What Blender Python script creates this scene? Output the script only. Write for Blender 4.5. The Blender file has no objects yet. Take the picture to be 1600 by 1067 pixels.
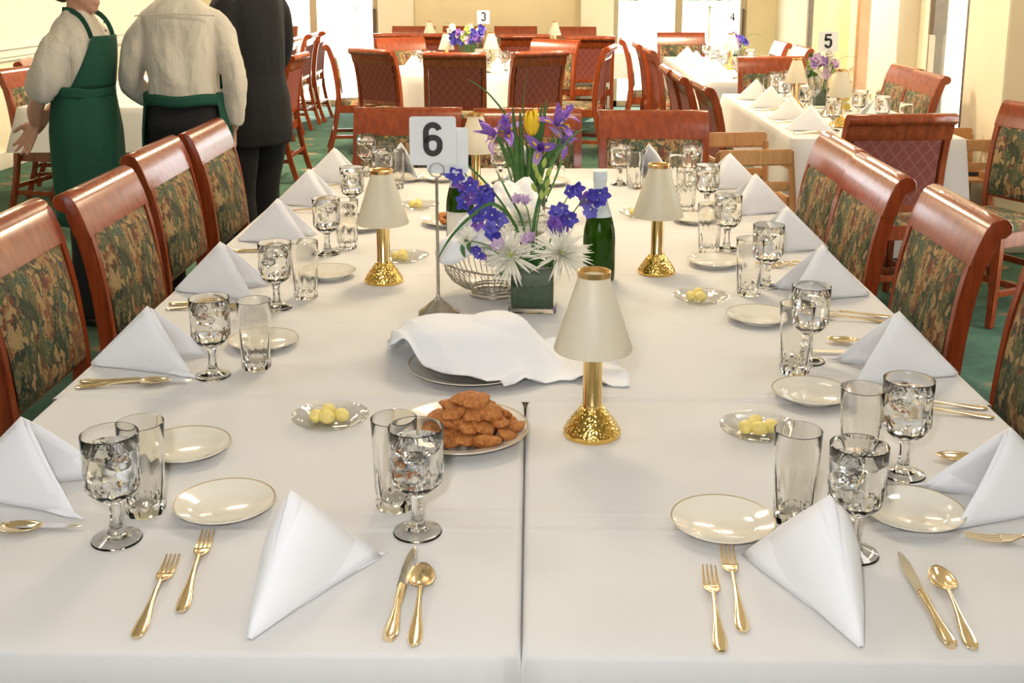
import bpy, bmesh, math, random
from mathutils import Vector, Matrix, noise
R = math.radians
random.seed(7)
S = bpy.context.scene
C = S.collection
PI = math.pi

# ------------------------------------------------------------------ camera
cam_d = bpy.data.cameras.new('camera')
cam = bpy.data.objects.new('camera', cam_d); C.objects.link(cam)
cam.location = (0, 0, 1.57)
cam.rotation_euler = (R(90 - 11.685), 0, R(1.02))
cam_d.sensor_width = 36; cam_d.lens = 39.6
cam_d.shift_y = -0.1334
cam_d.clip_start = 0.02
S.camera = cam

# ------------------------------------------------------------------ world and lights
wd = bpy.data.worlds.new('overcast_sky'); S.world = wd; wd.use_nodes = True
bg = wd.node_tree.nodes['Background']
bg.inputs[0].default_value = (0.93, 0.97, 1.0, 1); bg.inputs[1].default_value = 5.0

def area(name, loc, rot, size, power, col, sy=None):
    l = bpy.data.lights.new(name, 'AREA'); l.energy = power; l.color = col; l.size = size
    if sy: l.shape = 'RECTANGLE'; l.size_y = sy
    o = bpy.data.objects.new(name, l); C.objects.link(o); o.location = loc; o.rotation_euler = rot
    return o
WARM = (1.0, 0.80, 0.54)
# warm ceiling downlights; the neutral near ones are added to whiten the front cloth
for i, (x, y, p) in enumerate([(-2.2, 2.4, 8), (1.6, 2.4, 7), (-.1, .9, 3), (-2.2, 6.2, 32), (-.1, 4.0, 24), (1.7, 6.2, 22),
                               (-2.2, 9.8, 80), (-.2, 8.7, 100), (1.7, 9.4, 75)]):
    area('ceiling_lamp', (x, y, 2.74), (0, 0, 0), .5, p, WARM if y > 3 else (1, .97, .95))
# the photographer's flash, beside and above the lens
fl = bpy.data.lights.new('camera_flash', 'AREA'); fl.energy = 13; fl.size = .07; fl.color = (1, .98, 1)
fo = bpy.data.objects.new('camera_flash', fl); C.objects.link(fo)
fo.location = (-.10, -.02, 1.74); fo.rotation_euler = (R(79), 0, R(0))
# sun entering low through the far windows
sl = bpy.data.lights.new('sun', 'SUN'); sl.energy = 9; sl.angle = R(1.0); sl.color = (1, .95, .86)
so = bpy.data.objects.new('sun', sl); C.objects.link(so); so.rotation_euler = (R(-48), R(22), 0)

vs = S.view_settings
vs.view_transform = 'Standard'; vs.look = 'None'; vs.exposure = 0.45; vs.gamma = 1.0
vs.use_curve_mapping = False
S.cycles.max_bounces = 12; S.cycles.diffuse_bounces = 3; S.cycles.glossy_bounces = 3; S.cycles.transmission_bounces = 12; S.cycles.transparent_max_bounces = 24

# ------------------------------------------------------------------ materials
MATS = {}
class NT:
    def __init__(s, name):
        s.m = bpy.data.materials.new(name); s.m.use_nodes = True
        s.t = s.m.node_tree; s.b = s.t.nodes['Principled BSDF']; s.o = s.t.nodes['Material Output']
        MATS[name] = s.m
    def n(s, typ, **k):
        x = s.t.nodes.new(typ)
        for a, v in k.items():
            if a.startswith('i_'):
                key = a[2:].replace('_', ' ')
                x.inputs[int(key) if key.isdigit() else key].default_value = v
            else: setattr(x, a, v)
        return x
    def l(s, a, b): s.t.links.new(a, b)
    def co(s, kind='Object', scale=(1, 1, 1), rot=(0, 0, 0)):
        tc = s.n('ShaderNodeTexCoord'); mp = s.n('ShaderNodeMapping')
        mp.inputs['Scale'].default_value = scale; mp.inputs['Rotation'].default_value = rot
        s.l(tc.outputs[kind], mp.inputs['Vector']); return mp.outputs[0]
    def noise(s, vec, scale, detail=3, rough=.55, dist=0):
        x = s.n('ShaderNodeTexNoise'); x.inputs['Scale'].default_value = scale; x.inputs['Detail'].default_value = detail
        x.inputs['Roughness'].default_value = rough; x.inputs['Distortion'].default_value = dist
        if vec: s.l(vec, x.inputs['Vector'])
        return x.outputs['Fac']
    def ramp(s, fac, stops, interp='LINEAR'):
        x = s.n('ShaderNodeValToRGB'); cr = x.color_ramp; cr.interpolation = interp
        while len(cr.elements) < len(stops): cr.elements.new(.5)
        for e, (p, c) in zip(cr.elements, stops): e.position = p; e.color = (*c, 1)
        s.l(fac, x.inputs[0]); return x.outputs[0]
    def mix(s, fac, a, b, mode='MIX'):
        x = s.n('ShaderNodeMix', data_type='RGBA', blend_type=mode)
        for v, i in ((fac, 0), (a, 6), (b, 7)):
            if isinstance(v, (int, float)): x.inputs[i].default_value = v
            elif isinstance(v, tuple): x.inputs[i].default_value = (*v, 1)
            else: s.l(v, x.inputs[i])
        return x.outputs[2]
    def math(s, op, a, b=0.0):
        x = s.n('ShaderNodeMath', operation=op)
        for v, i in ((a, 0), (b, 1)):
            if isinstance(v, (int, float)): x.inputs[i].default_value = v
            else: s.l(v, x.inputs[i])
        return x.outputs[0]
    def bump(s, h, st=.3, dist=.002):
        x = s.n('ShaderNodeBump'); x.inputs['Strength'].default_value = st; x.inputs['Distance'].default_value = dist
        s.l(h, x.inputs['Height']); s.l(x.outputs[0], s.b.inputs['Normal']); return x.outputs[0]
    def base(s, c):
        if isinstance(c, tuple): s.b.inputs['Base Color'].default_value = (*c, 1)
        else: s.l(c, s.b.inputs['Base Color'])
        return s
    def set(s, **k):
        for a, v in k.items(): s.b.inputs[a.replace('_', ' ')].default_value = v
        return s

def plain(name, col, rough=.5, var=.06, vs_=40, bump=0, bs=200, **k):
    t = NT(name); co = t.co()
    f = t.noise(co, vs_, 3)
    d = tuple(max(0, c * (1 - var)) for c in col); u = tuple(min(1, c * (1 + var)) for c in col)
    t.base(t.ramp(f, [(.3, d), (.7, u)])).set(Roughness=rough, **k)
    if bump: t.bump(t.noise(co, bs, 3), bump, .001)
    return t.m

def cloth_mat(name, col, crease=0.0, fold=0.0):
    t = NT(name); co = t.co()
    t.base(t.ramp(t.noise(co, 6, 3), [(.3, tuple(c * .97 for c in col)), (.7, col)])).set(Roughness=.85)
    t.b.inputs['Sheen Weight'].default_value = .15
    h = t.math('MULTIPLY', t.noise(co, 900, 2), .12)
    h = t.math('ADD', h, t.math('MULTIPLY', t.noise(co, 7, 3), .9))
    if fold: h = t.math('ADD', h, t.math('MULTIPLY', t.noise(t.co(scale=(1, 1, .45), rot=(0, .25, 0)), 13, 3, .6, 1.5), fold))
    if crease:
        sx = t.n('ShaderNodeSeparateXYZ'); t.l(co, sx.inputs[0])
        for ax, fr, ph, wt in ((1, 2.05, .12, 1.0), (0, 1.1, .5, .7), (1, .68, .4, 1.2)):
            v = t.math('ADD', t.math('MULTIPLY', sx.outputs[ax], fr), ph)
            v = t.math('ADD', v, t.math('MULTIPLY', t.noise(co, 1.3, 2), .05))
            w = t.math('ABSOLUTE', t.math('SUBTRACT', t.math('FRACT', v), .5))
            h = t.math('ADD', h, t.math('MULTIPLY', t.ramp(w, [(0, (1, 1, 1)), (.012 * fr, (0, 0, 0))]), .55 * 3 * wt))
    t.bump(h, .25, .004)
    return t.m

cloth_mat('linen_table', (.725, .715, .70), 1)
cloth_mat('linen_napkin', (.90, .91, .94))
cloth_mat('shirt_cotton', (.68, .62, .52), 0, 9.0)

def wood(name, dark, light, rough=.28, coat=.4, sc=(2, 2, 14)):
    t = NT(name); co = t.co(scale=(14, 14, 2))
    g = t.noise(co, 3, 5, .6, .4)
    f2 = t.noise(t.co(), 260, 3)
    c = t.ramp(g, [(.25, dark), (.75, light)])
    t.base(c).set(Roughness=rough, Coat_Weight=coat, Coat_Roughness=.12)
    return t.m
wood('mahogany', (.16, .024, .006), (.34, .066, .016), .23, .4)
wood('oak', (.42, .20, .07), (.62, .34, .14), .45, .1)

def tapestry(name):
    t = NT(name)
    co = t.co(scale=(1, 1, .55))
    wob = t.n('ShaderNodeTexNoise'); wob.inputs['Scale'].default_value = 14; t.l(co, wob.inputs['Vector'])
    add = t.n('ShaderNodeVectorMath', operation='MULTIPLY_ADD')
    t.l(wob.outputs['Color'], add.inputs[0]); add.inputs[1].default_value = (.07, .07, .07); t.l(co, add.inputs[2])
    vec = add.outputs[0]
    def vor(scale, feat='F1'):
        v = t.n('ShaderNodeTexVoronoi', feature=feat); v.inputs['Scale'].default_value = scale; t.l(vec, v.inputs['Vector']); return v
    wob2 = t.n('ShaderNodeTexNoise'); wob2.inputs['Scale'].default_value = 55; wob2.inputs['Detail'].default_value = 3; t.l(co, wob2.inputs['Vector'])
    add2 = t.n('ShaderNodeVectorMath', operation='MULTIPLY_ADD'); t.l(wob2.outputs['Color'], add2.inputs[0]); add2.inputs[1].default_value = (.035, .035, .035); t.l(vec, add2.inputs[2])
    vec = add2.outputs[0]
    v1 = vor(30); v2 = vor(56); v3 = vor(13)
    sep = t.n('ShaderNodeSeparateColor'); t.l(v1.outputs['Color'], sep.inputs[0])
    leafc = t.ramp(sep.outputs[0], [(0, (.010, .026, .016)), (.2, (.038, .060, .026)), (.36, (.014, .060, .045)), (.52, (.085, .085, .035)),
                                   (.64, (.03, .05, .025)), (.76, (.10, .035, .02)), (.88, (.06, .085, .04))], 'CONSTANT')
    sep2 = t.n('ShaderNodeSeparateColor'); t.l(v2.outputs['Color'], sep2.inputs[0])
    fl = t.ramp(sep2.outputs[1], [(0, (.26, .15, .055)), (.35, (.36, .25, .11)), (.6, (.18, .07, .03)), (.8, (.13, .03, .02))], 'CONSTANT')
    sep3 = t.n('ShaderNodeSeparateColor'); t.l(v3.outputs['Color'], sep3.inputs[0])
    mask = t.ramp(t.math('ADD', t.math('MULTIPLY', sep3.outputs[2], .5), t.noise(co, 22, 2)), [(.74, (0, 0, 0)), (.80, (1, 1, 1))])
    c = t.mix(mask, leafc, fl)
    edge = vor(30, 'DISTANCE_TO_EDGE')
    em = t.ramp(edge.outputs['Distance'], [(.008, (1, 1, 1)), (.05, (0, 0, 0))])
    c = t.mix(t.math('MULTIPLY', em, .42), c, (.36, .26, .12))
    vein = t.n('ShaderNodeTexWave'); vein.inputs['Scale'].default_value = 42; vein.inputs['Distortion'].default_value = 6; t.l(vec, vein.inputs['Vector'])
    vm = t.ramp(vein.outputs['Fac'], [(.86, (0, 0, 0)), (.97, (1, 1, 1))])
    c = t.mix(t.math('MULTIPLY', vm, .5), c, (.36, .26, .12))
    v5 = vor(34); s5 = t.n('ShaderNodeSeparateColor'); t.l(v5.outputs['Color'], s5.inputs[0])
    pet = t.ramp(v5.outputs['Distance'], [(.0, (.16, .06, .025)), (.18, (.34, .22, .09)), (.42, (.40, .29, .14)), (.5, (.05, .03, .015)), (.56, (.02, .04, .025))])
    pm = t.ramp(s5.outputs[1], [(.70, (0, 0, 0)), (.72, (1, 1, 1))])
    c = t.mix(t.math('MULTIPLY', pm, .85), c, pet)
    t.base(c).set(Roughness=.8)
    t.bump(t.noise(t.co(), 500, 2), .3, .001)
    return t.m
tapestry('tapestry')

def diamond(name):
    t = NT(name); co = t.co()
    sx = t.n('ShaderNodeSeparateXYZ'); t.l(co, sx.inputs[0])
    a = t.math('ADD', t.math('MULTIPLY', sx.outputs[0], 1.25), sx.outputs[2]); b = t.math('SUBTRACT', t.math('MULTIPLY', sx.outputs[0], 1.25), sx.outputs[2])
    def ln(v):
        w = t.math('ABSOLUTE', t.math('SUBTRACT', t.math('FRACT', t.math('MULTIPLY', v, 12.5)), .5))
        return t.ramp(w, [(.05, (1, 1, 1)), (.10, (0, 0, 0))])
    m = t.math('MAXIMUM', ln(a), ln(b))
    c = t.mix(t.math('MULTIPLY', m, .38), t.ramp(t.noise(co, 300, 2), [(.3, (.14, .025, .018)), (.7, (.24, .05, .036))]), (.33, .13, .09))
    t.base(c).set(Roughness=.75); t.bump(t.noise(co, 700, 2), .25, .001)
    return t.m
diamond('burgundy_weave')

def carpet(name):
    t = NT(name); co = t.co()
    n1 = t.noise(co, 3.2, 4, .6, .8)
    c = t.ramp(n1, [(.3, (.026, .072, .048)), (.5, (.045, .12, .08)), (.7, (.075, .165, .11))])
    v = t.n('ShaderNodeTexVoronoi'); v.inputs['Scale'].default_value = 2.6; t.l(t.co(scale=(1, 1.6, 1)), v.inputs['Vector'])
    d = v.outputs['Distance']
    ring = t.ramp(d, [(.10, (0, 0, 0)), (.13, (1, 1, 1)), (.20, (1, 1, 1)), (.24, (0, 0, 0))])
    c = t.mix(t.math('MULTIPLY', ring, .55), c, (.42, .22, .10))
    dot = t.ramp(d, [(.05, (1, 1, 1)), (.08, (0, 0, 0))]); c = t.mix(t.math('MULTIPLY', dot, .5), c, (.40, .06, .04))
    fine = t.ramp(t.noise(co, 24, 3, .6, 1.5), [(.60, (0, 0, 0)), (.66, (1, 1, 1))]); c = t.mix(t.math('MULTIPLY', fine, .35), c, (.25, .18, .08))
    t.base(c).set(Roughness=.95); t.bump(t.noise(co, 400, 2), .5, .004)
    return t.m
carpet('carpet')

plain('wall_cream', (.80, .68, .42), .7, .03, 3, .1, 300)
plain('wall_pale', (.86, .78, .60), .7, .03, 3, .1, 300)
plain('paint_white', (.82, .78, .68), .45, .03, 8)
plain('ceiling_paint', (.85, .80, .70), .8, .02, 5)
plain('frame_bronze', (.16, .12, .08), .4, .1, 20, 0, 200, Metallic=.6)
plain('frame_tan', (.50, .40, .26), .5, .05, 20)
plain('frame_wood', (.40, .22, .10), .45, .12, 15)
plain('patio_stone', (.70, .66, .58), .9, .08, 3)
plain('stucco', (.80, .74, .58), .9, .05, 4)
plain('hedge_leaf', (.22, .33, .16), .8, .4, 30)
plain('curtain_cloth', (.82, .78, .68), .9, .03, 20)
plain('gold', (.90, .72, .45), .17, .05, 60, 0, 200, Metallic=1.0)
plain('steel', (.80, .78, .74), .14, .03, 60, 0, 200, Metallic=1.0)
plain('pewter', (.46, .43, .38), .32, .15, 80, 0, 200, Metallic=1.0)
plain('brass', (.93, .70, .32), .14, .05, 40, 0, 200, Metallic=1.0)
plain('brass_satin', (.82, .55, .24), .25, .05, 40, 0, 200, Metallic=1.0)
plain('porcelain', (.82, .78, .68), .12, .01, 10, 0, 200, Coat_Weight=.5)
plain('gilt_line', (.46, .36, .20), .3, .05, 40)
plain('butter', (.86, .70, .22), .45, .05, 60, .3, 60)
plain('foil_white', (.70, .78, .84), .35, .05, 60, .4, 90)
plain('paper_label', (.82, .78, .70), .6, .03, 40)
plain('card_white', (.80, .84, .86), .5, .01, 20)
plain('ink_black', (.012, .012, .014), .5, .1, 20)
plain('skin', (.62, .33, .22), .5, .06, 60, .1, 300)
plain('apron_green', (.008, .075, .045), .85, .12, 60, .3, 700)
plain('trouser_black', (.008, .008, .009), .9, .2, 60, .3, 700)
plain('suit_black', (.009, .009, .011), .85, .2, 90, .3, 700)
plain('hair_brown', (.06, .035, .02), .6, .3, 60, .6, 120)
plain('hair_grey', (.30, .28, .26), .6, .2, 60, .6, 120)
plain('eye_white', (.8, .78, .75), .2, .02)
plain('shoe_leather', (.02, .018, .016), .3, .1)
plain('stem_green', (.10, .24, .05), .5, .2, 60)
plain('leaf_green', (.055, .17, .035), .45, .25, 40)
plain('leaf_dark', (.03, .10, .035), .35, .35, 90)
plain('bud_green', (.42, .55, .12), .5, .15, 60)
plain('petal_blue', (.085, .07, .50), .55, .25, 120)
plain('petal_blue_pale', (.17, .15, .62), .55, .25, 120)
plain('petal_violet', (.26, .12, .55), .55, .25, 120)
plain('petal_lilac', (.66, .48, .68), .55, .1, 90)
plain('petal_white', (.92, .89, .76), .6, .06, 90)
plain('petal_yellow', (.90, .62, .02), .5, .08, 60)
plain('petal_purple_pale', (.45, .30, .62), .55, .2, 120)
plain('lemon', (.88, .72, .08), .45, .06, 60)

def cookie():
    t = NT('fried_crumb'); co = t.co()
    n = t.noise(co, 90, 4, .65)
    t.base(t.ramp(n, [(.3, (.28, .075, .016)), (.55, (.54, .20, .045)), (.75, (.70, .34, .11))])).set(Roughness=.75)
    t.bump(n, .9, .004)
cookie()

def glass(name, tint, refr=.3, rough=.0, ior=1.46):
    """clear glass: fresnel reflection over straight transmission, with a share of true refraction"""
    m = bpy.data.materials.new(name); m.use_nodes = True; t = m.node_tree; t.nodes.clear(); MATS[name] = m
    N = t.nodes.new; L = t.links.new
    o = N('ShaderNodeOutputMaterial'); mx = N('ShaderNodeMixShader'); mf = N('ShaderNodeMixShader')
    tr = N('ShaderNodeBsdfTransparent'); g = N('ShaderNodeBsdfGlass'); gl = N('ShaderNodeBsdfGlossy'); fr = N('ShaderNodeLayerWeight'); pw = N('ShaderNodeMath'); ma = N('ShaderNodeMath')
    tc = N('ShaderNodeTexCoord'); nz = N('ShaderNodeTexNoise'); nz.inputs['Scale'].default_value = 9
    rp = N('ShaderNodeValToRGB'); rp.color_ramp.elements[0].color = (*[c * .99 for c in tint], 1); rp.color_ramp.elements[1].color = (*tint, 1)
    L(tc.outputs['Object'], nz.inputs['Vector']); L(nz.outputs['Fac'], rp.inputs[0])
    L(rp.outputs[0], tr.inputs[0]); L(rp.outputs[0], g.inputs[0])
    g.inputs['Roughness'].default_value = rough; g.inputs['IOR'].default_value = ior
    gl.inputs['Roughness'].default_value = max(rough, .015); fr.inputs['Blend'].default_value = .5
    pw.operation = 'POWER'; pw.inputs[1].default_value = 3.2; ma.operation = 'MULTIPLY_ADD'; ma.inputs[1].default_value = .75; ma.inputs[2].default_value = .05
    L(fr.outputs['Facing'], pw.inputs[0]); L(pw.outputs[0], ma.inputs[0]); L(ma.outputs[0], mf.inputs[0]); L(tr.outputs[0], mf.inputs[1]); L(gl.outputs[0], mf.inputs[2])
    mx.inputs[0].default_value = refr
    L(mf.outputs[0], mx.inputs[1]); L(g.outputs[0], mx.inputs[2]); L(mx.outputs[0], o.inputs[0])
glass('clear_glass', (.998, .996, .990), 1.0)
glass('cut_glass', (.998, .998, .994), 1.0)
glass('water', (.995, .998, .998), 1.0, 0, 1.33)
glass('ice', (.99, .995, 1), 1.0, .0, 1.14)
glass('dish_glass', (.995, .995, .99), .3)
glass('window_glass', (.97, .985, .985), .0)
glass('bottle_glass', (.10, .22, .035), .5)
glass('wine_glass', (.97, .96, .95), .15)

def shade_mat():
    t = NT('frosted_shade')
    t.base((.86, .80, .66)).set(Roughness=.35)
    tl = t.n('ShaderNodeBsdfTranslucent'); tl.inputs[0].default_value = (.97, .92, .78, 1)
    mx = t.n('ShaderNodeMixShader'); mx.inputs[0].default_value = .42
    t.l(t.b.outputs[0], mx.inputs[1]); t.l(tl.outputs[0], mx.inputs[2]); t.l(mx.outputs[0], t.o.inputs[0])
    rp = t.ramp(t.noise(t.co(), 30, 2), [(.3, (.88, .84, .71)), (.7, (.93, .89, .77))]); t.l(rp, t.b.inputs['Base Color'])
shade_mat()
def hammered():
    t = NT('brass_hammered'); co = t.co()
    t.base((.90, .60, .17)).set(Roughness=.12, Metallic=1.0)
    v = t.n('ShaderNodeTexVoronoi', feature='SMOOTH_F1'); v.inputs['Scale'].default_value = 170; t.l(co, v.inputs['Vector'])
    t.bump(v.outputs['Distance'], .6, .004)
hammered()
M = MATS

# ------------------------------------------------------------------ mesh helpers
class MB:
    def __init__(s): s.v = []; s.f = []; s.mi = []; s.cur = 0
    def add(s, vs_, fs):
        o = len(s.v); s.v += [tuple(v) for v in vs_]; s.f += [tuple(i + o for i in f) for f in fs]; s.mi += [s.cur] * len(fs)
    def box(s, c, d, rot=None):
        hx, hy, hz = d[0] / 2, d[1] / 2, d[2] / 2
        vs_ = [Vector((x, y, z)) for x in (-hx, hx) for y in (-hy, hy) for z in (-hz, hz)]
        if rot is not None: vs_ = [rot @ v for v in vs_]
        s.add([v + Vector(c) for v in vs_], [(0, 1, 3, 2), (4, 6, 7, 5), (0, 4, 5, 1), (2, 3, 7, 6), (0, 2, 6, 4), (1, 5, 7, 3)])
        return s
    def lathe(s, prof, n=32, c=(0, 0, 0), rf=None, close=False):
        rings = []
        for (r, z) in prof:
            ring = []
            for i in range(n):
                a = 2 * PI * i / n; rr = rf(r, z, a) if rf else r
                ring.append((c[0] + rr * math.cos(a), c[1] + rr * math.sin(a), c[2] + z))
            rings.append(ring)
        return s.loft(rings, caps=not close, closed=close)
    def loft(s, rings, caps=True, closed=False, cyc=True):
        n = len(rings[0]); vs_ = [p for r in rings for p in r]; fs = []
        m = len(rings)
        for j in range(m if closed else m - 1):
            k = (j + 1) % m
            for i in range(n if cyc else n - 1):
                i2 = (i + 1) % n
                fs.append((j * n + i, j * n + i2, k * n + i2, k * n + i))
        if caps and cyc:
            fs.append(tuple(range(n - 1, -1, -1))); fs.append(tuple((m - 1) * n + i for i in range(n)))
        s.add(vs_, fs); return s
    def tube(s, pts, r, n=10, flat=None, caps=True, up=(0, 0, 1)):
        pts = [Vector(p) for p in pts]; m = len(pts)
        rs = r if isinstance(r, (list, tuple)) else [r] * m
        rings = []; prev = None
        for i, p in enumerate(pts):
            t = (pts[min(i + 1, m - 1)] - pts[max(i - 1, 0)]).normalized()
            if prev is None:
                a = Vector(up) if abs(t.dot(Vector(up))) < .95 else Vector((1, 0, 0))
                u = t.cross(a).normalized()
            else:
                u = (prev - t * prev.dot(t)).normalized()
            prev = u; w = t.cross(u)
            rr = rs[i]; ra, rb = rr if isinstance(rr, tuple) else (rr, rr)
            rings.append([p + u * ra * math.cos(2 * PI * k / n) + w * rb * math.sin(2 * PI * k / n) for k in range(n)])
        return s.loft(rings, caps)
    def torus(s, R_, r, c=(0, 0, 0), n=32, k=8, ax=None):
        rings = []
        for i in range(n):
            a = 2 * PI * i / n
            ring = []
            for j in range(k):
                b = 2 * PI * j / k
                v = Vector(((R_ + r * math.cos(b)) * math.cos(a), (R_ + r * math.cos(b)) * math.sin(a), r * math.sin(b)))
                if ax is not None: v = ax @ v
                ring.append(v + Vector(c))
            rings.append(ring)
        return s.loft(rings, False, True)
    def prism(s, pts, z0, z1, M4=None):
        n = len(pts)
        vs_ = [Vector((p[0], p[1], z0)) for p in pts] + [Vector((p[0], p[1], z1)) for p in pts]
        if M4 is not None: vs_ = [M4 @ v for v in vs_]
        s.add(vs_, [tuple(range(n - 1, -1, -1)), tuple(range(n, 2 * n))] + [(i, (i + 1) % n, n + (i + 1) % n, n + i) for i in range(n)])
        return s
    def grid(s, nu, nv, fn, cyc=False):
        vs_ = [fn(i / (nu if cyc else nu - 1), j / (nv - 1)) for i in range(nu) for j in range(nv)]
        fs = []
        for i in range(nu if cyc else nu - 1):
            for j in range(nv - 1):
                i2 = (i + 1) % nu
                fs.append((i * nv + j, i2 * nv + j, i2 * nv + j + 1, i * nv + j + 1))
        s.add(vs_, fs); return s
    def blob(s, c, r, sub=2, fn=None, M4=None):
        bm = bmesh.new(); bmesh.ops.create_icosphere(bm, subdivisions=sub, radius=1)
        vs_ = []
        rr = r if isinstance(r, (tuple, list)) else (r, r, r)
        for v in bm.verts:
            k = fn(v.co) if fn else 1
            p = Vector((v.co.x * rr[0] * k, v.co.y * rr[1] * k, v.co.z * rr[2] * k))
            if M4 is not None: p = M4 @ p
            vs_.append(p + Vector(c))
        fs = [tuple(v.index for v in f.verts) for f in bm.faces]; bm.free(); s.add(vs_, fs); return s
    def mesh(s, name, mats, smooth=35, bevel=0, solid=0, seg=2, sub=0, weld=0):
        me = bpy.data.meshes.new(name); me.from_pydata(s.v, [], s.f)
        if not isinstance(mats, (list, tuple)): mats = [mats]
        for m_ in mats: me.materials.append(M[m_])
        if len(mats) > 1: me.polygons.foreach_set('material_index', s.mi)
        bm = bmesh.new(); bm.from_mesh(me)
        if weld: bmesh.ops.remove_doubles(bm, verts=bm.verts, dist=weld)
        bmesh.ops.recalc_face_normals(bm, faces=bm.faces)
        if solid: bmesh.ops.solidify(bm, geom=bm.faces[:], thickness=solid)
        if bevel:
            es = [e for e in bm.edges if len(e.link_faces) == 2 and e.calc_face_angle(0) > R(35)]
            bmesh.ops.bevel(bm, geom=es, offset=bevel, segments=seg, affect='EDGES', clamp_overlap=True)
        bm.to_mesh(me); bm.free()
        if smooth:
            me.shade_smooth()
            if smooth < 180: me.set_sharp_from_angle(angle=R(smooth))
        me.update(); return me

def link(o, parent=None):
    C.objects.link(o)
    if parent: o.parent = parent
    return o
def part(name, me, parent, loc=(0, 0, 0), rot=(0, 0, 0), label=None):
    o = link(bpy.data.objects.new(name, me), parent); o.location = loc; o.rotation_euler = rot
    if label: o['label'] = label
    return o
def tagit(o, label, cat, group=None, kind=None):
    if label: o['label'] = label
    if cat: o['category'] = cat
    if group: o['group'] = group
    if kind: o['kind'] = kind
    return o
def thing(name, label, cat, loc=(0, 0, 0), rz=0, group=None, rot=None, sc=None):
    o = link(bpy.data.objects.new(name, None)); o.empty_display_size = .05
    o.location = loc; o.rotation_euler = rot if rot else (0, 0, rz)
    if sc: o.scale = (sc, sc, sc) if not isinstance(sc, tuple) else sc
    return tagit(o, label, cat, group)
def single(name, me, label, cat, loc=(0, 0, 0), rz=0, group=None, rot=None, sc=None):
    o = link(bpy.data.objects.new(name, me)); o.location = loc; o.rotation_euler = rot if rot else (0, 0, rz)
    if sc: o.scale = (sc, sc, sc) if not isinstance(sc, tuple) else sc
    return tagit(o, label, cat, group)
def struct(name, me, parent=None, loc=(0, 0, 0), label=None):
    o = link(bpy.data.objects.new(name, me), parent); o.location = loc
    if parent is None: o['kind'] = 'structure'
    if label: o['label'] = label
    return o
def kit_inst(kit, name, label, cat, loc, rz=0, group=None, rot=None, sc=None):
    """kit: list of (part name, mesh, parent index or -1)"""
    t = thing(name, label, cat, loc, rz, group, rot, sc); made = []
    for (pn, me, pi) in kit:
        made.append(part(pn, me, t if pi < 0 else made[pi]))
    return t
def boxm(name, c, d, mat, bevel=.004): return MB().box(c, d).mesh(name, mat, bevel=bevel)

# ================================================================== the room
def wall_quad(mb, p0, p1, z0, z1, th=.12):
    """an upright slab from p0 to p1 (plan), thickness to the left of the direction"""
    a = Vector((p0[0], p0[1])); b = Vector((p1[0], p1[1])); d = (b - a).normalized(); n = Vector((-d.y, d.x)) * th
    mb.prism([a, b, b + n, a + n], z0, z1)
H = 2.8
struct('floor', MB().box((-.7, 5.3, -.05), (9.2, 16.4, .1)).mesh('floor', 'carpet', bevel=0))
struct('ceiling', MB().box((-.7, 5.3, H + .05), (9.2, 16.4, .1)).mesh('ceiling', 'ceiling_paint', bevel=0))

# far wall with two sets of sliding glass doors
YB = 13.4
mb = MB()
for x0, x1, z0, z1 in [(-4.3, -3.30, 0, H), (-1.81, .94, 0, H), (2.505, 3.0, 0, H), (-3.30, -1.81, 2.25, H), (.94, 2.505, 2.25, H)]:
    mb.box(((x0 + x1) / 2, YB + .1, (z0 + z1) / 2), (x1 - x0, .2, z1 - z0))
wb = struct('wall_back', mb.mesh('wall_back', 'wall_cream', bevel=0))
part('pilaster', MB().box((.75, YB - .10, H / 2), (.38, .24, H)).mesh('pil', 'wall_pale', bevel=.004), wb)
part('pilaster', MB().box((-1.60, YB - .03, H / 2), (.42, .08, H)).mesh('pil2', 'wall_pale', bevel=.004), wb)
# right wall with tall windows
XR = 2.85
wins = [(3.6, 5.0), (7.5, 8.25), (9.35, 10.1), (11.2, 11.9)]
mb = MB(); y = -3.0
for a, b in wins + [(YB, YB)]:
    mb.box((XR + .1, (y + a) / 2, H / 2), (.2, a - y, H))
    if b > a:
        mb.box((XR + .1, (a + b) / 2, (2.3 + H) / 2), (.2, b - a, H - 2.3)); mb.box((XR + .1, (a + b) / 2, .05), (.2, b - a, .10))
    y = b
wr = struct('wall_right', mb.mesh('wall_right', 'wall_pale', bevel=0))
pil = part('pilaster', MB().box((2.74, 6.52, H / 2), (.26, .46, H)).mesh('pil3', 'wall_pale', bevel=.006), wr)
part('pilaster_base', MB().box((2.735, 6.52, .11), (.28, .49, .22)).mesh('pb', 'paint_white', bevel=.006), pil)
part('pilaster', MB().box((2.78, 8.80, H / 2), (.16, .70, H)).mesh('pil4', 'wall_pale', bevel=.006), wr)
part('pilaster', MB().box((2.78, 10.65, H / 2), (.16, .74, H)).mesh('pil5', 'wall_cream', bevel=.006), wr)
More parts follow.
